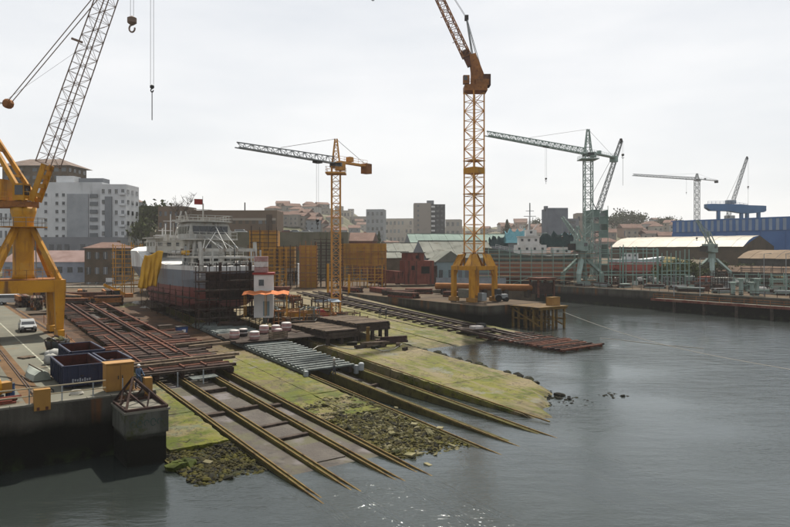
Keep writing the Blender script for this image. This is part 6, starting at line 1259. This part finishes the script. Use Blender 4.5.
# low dock walkway with red edge, lamp posts, dolphins
t = thing('dock_walkway', 'low concrete dock walkway with red edge beam on the right', 'walkway', uv(58, 139.2, 0), TH)
for k in range(9): box('walkway_slab', t, (0, -28 + 7 * k, 2.55), (3.4, 6.9, .4), concrete); bar('pile', t, (-1.2, -30 + 7 * k, -4), (-1.2, -30 + 7 * k, 2.4), .5, .5, timber_dark)
for k in range(9): box('edge_beam', t, (-1.78, -28 + 7 * k, 2.6), (.16, 6.94, .55), M('edge_red', '7a3f36', ('8f6a5a', 1, .45, .65), rough=.8))
railing(t, [(-1.5, -31, 2.75), (-1.5, 31, 2.75)], 1.1, 2.5, orange_rust, .05)
for k, px in enumerate((733, 741, 752, 757)):
    p = gp(px, 303, 2.6); t = thing('mooring_dolphin', ['leftmost green steel dolphin post on the dock walkway', 'second green dolphin post from the left', 'third green dolphin post from the left', 'rightmost of the four green dolphin posts'][k], 'dolphin', (p.x, p.y, 2.2), TH); Hd = 4.4 + .8 * (k % 2)
    MB().lathe([(.42, 0), (.42, Hd), (.6, Hd + .05), (.6, Hd + .35)], 12).build('post', green_steel, t); box('cap_plate', t, (0, 0, Hd + .42), (1.5, 1.5, .14), green_steel)
    for z in (1, 2.2): MB().lathe([(.46, z), (.5, z + .1), (.46, z + .2)], 12).build('collar', rust_dark, t)
for k, (px, hh) in enumerate(((700, 8), (764, 9), (786, 9), (674, 7))):
    p = gp(px, 296, 4.2); t = thing('lamp_post', ['lamp post left of the right quay crane', 'lamp post right of the dolphins', 'lamp post at the right edge of the dock', 'lamp post beside the green bushes'][k], 'lamp post', (p.x, p.y, 4.2)); MB().tube((0, 0, 0), (0, 0, hh), .1, .06, 8).build('pole', grey_steel, t); bar('arm', t, (0, 0, hh), (1.2, 0, hh + .1), .07, .07, grey_steel); box('lamp_head', t, (1.3, 0, hh + .08), (.5, .2, .12), grey_steel)
for k in range(12):
    p = uv(128 - 6 * k, 143.5, 4.2); stack(['rusty', 'dark', 'brown'][k % 3] + ' steel and timber pile, %s along the dock edge from the splayed crane' % ['first', 'second', 'third', 'fourth', 'fifth', 'sixth', 'seventh', 'eighth', 'ninth', 'tenth', 'eleventh', 'twelfth'][k], 118 - 6.5 * k, 146 + rnd.uniform(0, 9), 4.18, 12, rnd.uniform(3, 6), [rust_dark, timber_dark, grey_steel, green_steel], rnd.uniform(0, 3), .34, rows=4)

# more of the dock's clutter: frames, pallets, posts, boats under covers
dq = random.Random(31); dl = ['near the splayed quay crane', 'behind the open scaffolds', 'near the green bushes', 'below the right quay crane', 'behind the dolphins', 'near the brown roofed shed']
for k in range(120):
    px = dq.uniform(600, 792); Y = dq.uniform(152 if px > 690 else 182, 226); p = Vector((at(px, 0, Y).x, Y, 4.18)); c = dq.uniform(.8, 2.6); a = dq.uniform(.8, 3.2); b_ = dq.uniform(.6, 1.6)
    mt = dq.choice((timber_dark, rust_dark, dark_steel, grey_steel, white, green_steel, timber, rust, black)); ad = dq.choice(('brown', 'dark', 'grey', 'worn', 'rusty', 'dull'))
    wv = dl[min(5, int((px - 600) / 32))]
    if SU * -p.x + CU * p.y < -1e9 or CU * p.x + SU * p.y < 143.5: continue
    t = thing('dock_rack' if k % 2 else 'dock_crate', '%s %s %s on the dock %s' % ('low' if c < 1.6 else 'tall', ad, 'open rack' if k % 2 else 'crate', wv), 'dock clutter', p, dq.uniform(0, 3), 'clutter on the dock')
    if k % 2:
        for x in (-a, 0, a):
            for y in (-b_, b_): bar('post', t, (x, y, 0), (x, y, c * 1.7), .14, .14, mt)
        for y in (-b_, b_): bar('rail', t, (-a, y, c * 1.6), (a, y, c * 1.6), .14, .14, mt); bar('rail', t, (-a, y, c * .8), (a, y, c * .8), .14, .14, mt)
        box('load', t, (0, 0, c * .3), (a * 1.7, b_ * 1.6, c * .5), dq.choice((timber_dark, rust_dark, white, galv)))
    else:
        box('crate_body', t, (0, 0, c * .4), (a, b_, c * .8), mt); box('crate_lid', t, (0, 0, c * .8 + .06), (a * 1.08, b_ * 1.08, .12), timber_dark); bar('leaning_bar', t, (-a * .8, -b_, 0), (a * .3, -b_ * .6, c * 1.3), .1, .1, rust_dark)
for k, (px, Y, L_, hh) in enumerate(((694, 168, 14, 2.6), (735, 158, 16, 3.0), (742, 188, 18, 4.5), (772, 150, 9, 3.0))):
    scaffold(['low dark pole rack left of the dolphins', 'low green pole rack behind the dolphins', 'pole rack in front of the low grey shed', 'pole rack at the right edge of the dock'][k], (at(px, 0, Y).x, Y, 4.18), R(-20), L_, hh, 2.4, 2.4, 1.5, green_pole if k % 2 else dark_steel, timber_dark, .07, .3, True)
t = thing('dock_railing', 'rusty railing along the top edge of the far dock', 'railing', uv(80, 141.6, 4.3), TH)
for k in range(40): bar('post', t, (0, -50 + 2.4 * k, 0), (0, -50 + 2.4 * k, 1.1), .08, .08, rust_dark)
for z in (.6, 1.1): bar('rail', t, (0, -50, z), (0, 44, z), .08, .08, rust_dark)
# ------------------------------------------------------------------ the town
T1 = [('apartment_block', 'grey stepped apartment block left of the hammerhead crane mast', 287, 306, 214, 700, 5, 5), ('apartment_block', 'lower grey block right of the stepped block', 306, 320, 220, 640, 4, 3), ('apartment_block', 'grey block directly right of the hammerhead crane mast', 341, 350, 211, 760, 6, 3), ('apartment_block', 'pale broad block between two grey towers', 350, 366, 217, 700, 4, 5), ('apartment_block', 'square grey tower block above the conifer', 367, 385, 210, 620, 6, 4),
      ('apartment_block', 'broad beige block left of the dark tower', 386, 414, 219, 820, 4, 7), ('apartment_block', 'grey rounded block right of the dark tower', 447, 462, 220, 700, 4, 3), ('apartment_block', 'small pale block behind the brown long building', 278, 288, 216, 760, 4, 3)]
for k, (n_, lab, a, b, yt, Y, r_, c) in enumerate(T1): building(n_, lab, a, b, yt, 240, Y, 16, CREAMS[(k * 2 + 3) % 6], 'flat', None, r_, c, R(rnd.uniform(-14, 14)), ww=.5, wh=.45, lower=14)
t = building('tower_block', 'tall dark grey tower block with beige side and white balcony strip', 414, 431, 204, 240, 470, 16, CREAMS[3], 'flat', None, 0, 0, R(0), lower=8)
W0 = 17 / F * 470; box('dark_wing', t, (W0 / 2 + 5.2, 3, 16.5), (10.4, 14, 34.5), M('tower_dark', '5a5d63', ('4d5056', .2, .4, .65), rough=.9))
for k in range(9): box('balcony', t, (W0 / 2 + 1.5, -8.1, 4.5 + 3.4 * k), (2.6, 1.0, 1.2), white_wall); box('window', t, (W0 / 2 + 5, -4.1, 5 + 3.4 * k), (1.6, .2, 1.5), glass); box('window', t, (W0 / 2 + 8.2, -4.1, 5 + 3.4 * k), (1.6, .2, 1.5), glass); box('window', t, (-W0 / 2 + 3, -8.05, 5 + 3.4 * k), (1.2, .1, 1.4), shut)
box('roof_house', t, (W0 / 2, 2, 35.4), (5, 6, 2.6), grey_wall)
t = building('office_block', 'large blank blue grey block left of the netted tower', 549, 568, 209, 262, 400, 20, M('wall_bluegrey', '7b8490', ('6d7682', .2, .4, .65), rough=.9), 'flat', None, 0, 0, R(0), lower=4); box('side_wing', t, (9.5, 3, 15), (8, 18, 31), grey_wall); box('roof_house', t, (-5.4, 0, 37), (2, 3, 3), grey_wall)
for k in range(8): box('window', t, (9.5, -6.1, 4 + 3.5 * k), (4, .2, 1.4), glass)
building('apartment_block', 'pale block with windows between the blue grey block and the netted tower', 578, 604, 214, 262, 430, 14, CREAMS[1], 'flat', None, 6, 6, R(-6), lower=4)
building('house', 'white house with brown hip roof on the ridge right of the cranes', 645, 660, 224, 236, 520, 10, CREAMS[2], 'hip', terra, 2, 4, 0, cat='house', lower=8, rh=2.5); building('house', 'cream house with red roof below the ridge right of the cranes', 622, 643, 228, 240, 470, 10, CREAMS[4], 'gable', terra, 2, 5, R(6), cat='house', lower=8, rh=3)
hr = random.Random(5); LM = [(270, 'left of hammerhead crane'), (340, 'between hammerhead crane and dark tower'), (400, 'behind grey sheet roofs'), (465, 'right of tall crane mast'), (540, 'behind the green ship'), (600, 'right of netted tower'), (640, 'left of beige shed')]
CN = ['cream', 'beige', 'white', 'grey beige', 'pinkish', 'blue grey']
for k in range(210):
    px = hr.uniform(272, 676); Y = hr.choice((hr.uniform(300, 480), hr.uniform(400, 900)))
    if px < 345: Y = max(Y, 430)
    x = (px - CX) / F * Y; z = hz(x, Y) - 1; Wd, dp = hr.uniform(7, 15), hr.uniform(8, 12); hh = hr.choice((4.5, 6.5, 6.5, 9)); ci = hr.randrange(6); kind = hr.choice(('gable', 'hip', 'gable', 'flat'))
    where = [q for a, q in LM if a <= px][-1]; far_ = 'far' if Y > 600 else 'near' if Y < 400 else 'middle'
    t = thing('house', '%s %s %s house with %s roof %s' % (far_, 'tall' if hh > 7 else 'low' if hh < 5 else 'two storey', CN[ci], {'gable': 'red gable', 'hip': 'red hip', 'flat': 'flat'}[kind], where), 'house', (x, Y, z), R(hr.uniform(-40, 40)), 'houses of the town')
    MB().box((0, 0, hh / 2), (Wd, dp, hh + 1)).build('wall', CREAMS[ci], t)
    e = .5
    if kind == 'gable': b = MB().add([(-Wd / 2 - e, -dp / 2 - e, hh + .5), (Wd / 2 + e, -dp / 2 - e, hh + .5), (Wd / 2 + e, dp / 2 + e, hh + .5), (-Wd / 2 - e, dp / 2 + e, hh + .5), (-Wd / 2 - e, 0, hh + 3), (Wd / 2 + e, 0, hh + 3)], [(0, 1, 5, 4), (2, 3, 4, 5), (1, 2, 5), (3, 0, 4)])
    elif kind == 'hip': b = MB().add([(-Wd / 2 - e, -dp / 2 - e, hh + .5), (Wd / 2 + e, -dp / 2 - e, hh + .5), (Wd / 2 + e, dp / 2 + e, hh + .5), (-Wd / 2 - e, dp / 2 + e, hh + .5), (-Wd / 4, 0, hh + 2.8), (Wd / 4, 0, hh + 2.8)], [(0, 1, 5, 4), (2, 3, 4, 5), (1, 2, 5), (3, 0, 4)])
    else: b = MB().box((0, 0, hh + .7), (Wd + .3, dp + .3, .4))
    b.build('roof', terra if kind != 'flat' else CREAMS[3], t)
    nr, ncx = max(1, int(hh / 3)), max(2, int(Wd / 3.2))
    for r_ in range(nr):
        for c in range(ncx): box('window', t, (-Wd / 2 + Wd * (c + .5) / ncx, -dp / 2 - .03, 1.8 + 3 * r_), (1.1, .1, 1.3), glass)
# ------------------------------------------------------------------ trees
def tree(name, label, loc, h, w_, kind, seed, mat, n=900, group=None):
    q = random.Random(seed); t = thing(name, label, 'tree', loc, q.uniform(0, 6), group); tk = MB(); b = MB()
    tk.tube((0, 0, -1), (0, 0, h * .55), h * .03, h * .018, 7); limbs = []
    for k in range(9):
        z = h * q.uniform(.25, .6); a = q.uniform(0, 6.28); e = Vector((math.cos(a) * w_ * .32, math.sin(a) * w_ * .32, z + h * q.uniform(.12, .3))); tk.tube((0, 0, z), e, h * .014, h * .004, 5); limbs.append(e)
        if kind == 'bare':
            for _ in range(5):
                e2 = e + Vector((q.uniform(-1, 1), q.uniform(-1, 1), q.uniform(.3, 1.2))) * h * .13; tk.tube(e, e2, h * .006, h * .003, 4)
                for _ in range(3): tk.tube(e2, e2 + Vector((q.uniform(-1, 1), q.uniform(-1, 1), q.uniform(.2, 1.2))) * h * .08, h * .004, h * .002, 3)
    tk.build('trunk', bark, t)
    if kind == 'bare': return t
    for _ in range(n):
        if kind == 'conifer':
            z = q.uniform(.12, 1) ; r_ = (1 - z) ** .8 * w_ / 2 * q.uniform(.3, 1) * (1 if int(z * 14) % 2 else .72); a = q.uniform(0, 6.28); c = Vector((r_ * math.cos(a), r_ * math.sin(a), z * h))
        else:
            l_ = q.choice(limbs + [Vector((0, 0, h * .75))]); c = l_ + Vector((q.gauss(0, 1), q.gauss(0, 1), q.gauss(0, .8))) * w_ * .14
        s = w_ * q.uniform(.03, .075); m = Euler((q.uniform(0, 3), q.uniform(0, 3), q.uniform(0, 3))).to_matrix()
        b.add([m @ Vector(p) * s + c for p in ((-1, -.5, 0), (.2, -.7, .1), (1, .1, 0), (0, .7, -.1))], [(0, 1, 2, 3)])
    b.build('crown', mat, t); return t
bq = random.Random(8); bl = ['first', 'second', 'third', 'fourth', 'fifth', 'sixth', 'seventh', 'eighth', 'ninth']
for k in range(9): tree('shrub', '%s shrub from the left in the dock hedge before the low sheds' % bl[k], (at(640 + 12 * k, 0, 214).x, 212 + bq.uniform(-4, 4), 4.2), bq.uniform(3.5, 6.5), bq.uniform(5, 8), 'leafy', 60 + k, leaf, 420, 'shrubs on the dock')
tree('bare_tree', 'bare leafless tree in front of the brown wing', (at(183, 0, 246).x, 246, zst - 1), 17, 10, 'bare', 1, leaf)
tree('conifer', 'tall dark conifer below the square grey tower block', (at(379, 0, 320).x, 320, 6), 17, 7, 'conifer', 2, leaf, 900); tree('conifer', 'pointed conifer right of the tall crane mast', (at(507, 0, 420).x, 420, 14), 19, 12, 'conifer', 3, leaf_far, 900)
tl = ['bushy tree on the ridge, first right of the netted tower', 'bushy tree on the ridge, second right of the netted tower', 'bushy tree on the ridge left of the white ridge house', 'tree on the ridge right of the white ridge house', 'bare looking tree behind the beige shed roof', 'tree on the skyline behind the tall crane']
for k, (px, Y, zb_, hh) in enumerate(((614, 560, 30, 14), (626, 575, 31, 18), (637, 560, 31, 15), (664, 580, 30, 13), (678, 560, 28, 13), (533, 640, 28, 15))): tree('ridge_tree', tl[k], (at(px, 0, Y).x, Y, zb_), hh, hh * 1.0, 'leafy', 10 + k, leaf_far, 700, 'trees on the ridge')
for k, (px, Y, zb_, hh, lab) in enumerate(((267, 300, 18, 10, 'dark tree right of the long brown building'), (150, 275, 18, 16, 'green tree left of the brown wing'), (143, 262, 14, 13, 'leafy tree right of the cream block'), (157, 300, 22, 13, 'tree behind the brown wing'), (212, 0, 0, 0, ''), (670, 190, 4.2, 5.5, 'left green bush on the dock behind the scaffold'), (680, 192, 4.2, 6.2, 'middle green bush on the dock'), (690, 190, 4.2, 4.8, 'right green bush on the dock behind the scaffold'))):
    if hh: tree('bush' if hh < 7 else 'broadleaf_tree', lab, (at(px, 0, Y).x, Y, zb_), hh, hh * (1.5 if hh < 7 else .9), 'leafy', 40 + k, leaf, 900)
# ------------------------------------------------------------------ sea haze over everything
hb = MB().box((0, 1380, 52), (5300, 3060, 120)); hm_ = bpy.data.materials.new('haze'); hm_.use_nodes = True; n = hm_.node_tree.nodes; n.remove(n['Principled BSDF'])
pv = n.new('ShaderNodeVolumePrincipled'); pv.inputs['Color'].default_value = (.98, .99, 1, 1); pv.inputs['Density'].default_value = .00012; pv.inputs['Anisotropy'].default_value = .2
hm_.node_tree.links.new(pv.outputs[0], n['Material Output'].inputs['Volume'])
ho = hb.build('haze', hm_); ho['kind'] = 'stuff'; ho['label'] = 'thin pale sea haze lying over the whole harbour'; ho['category'] = 'haze'
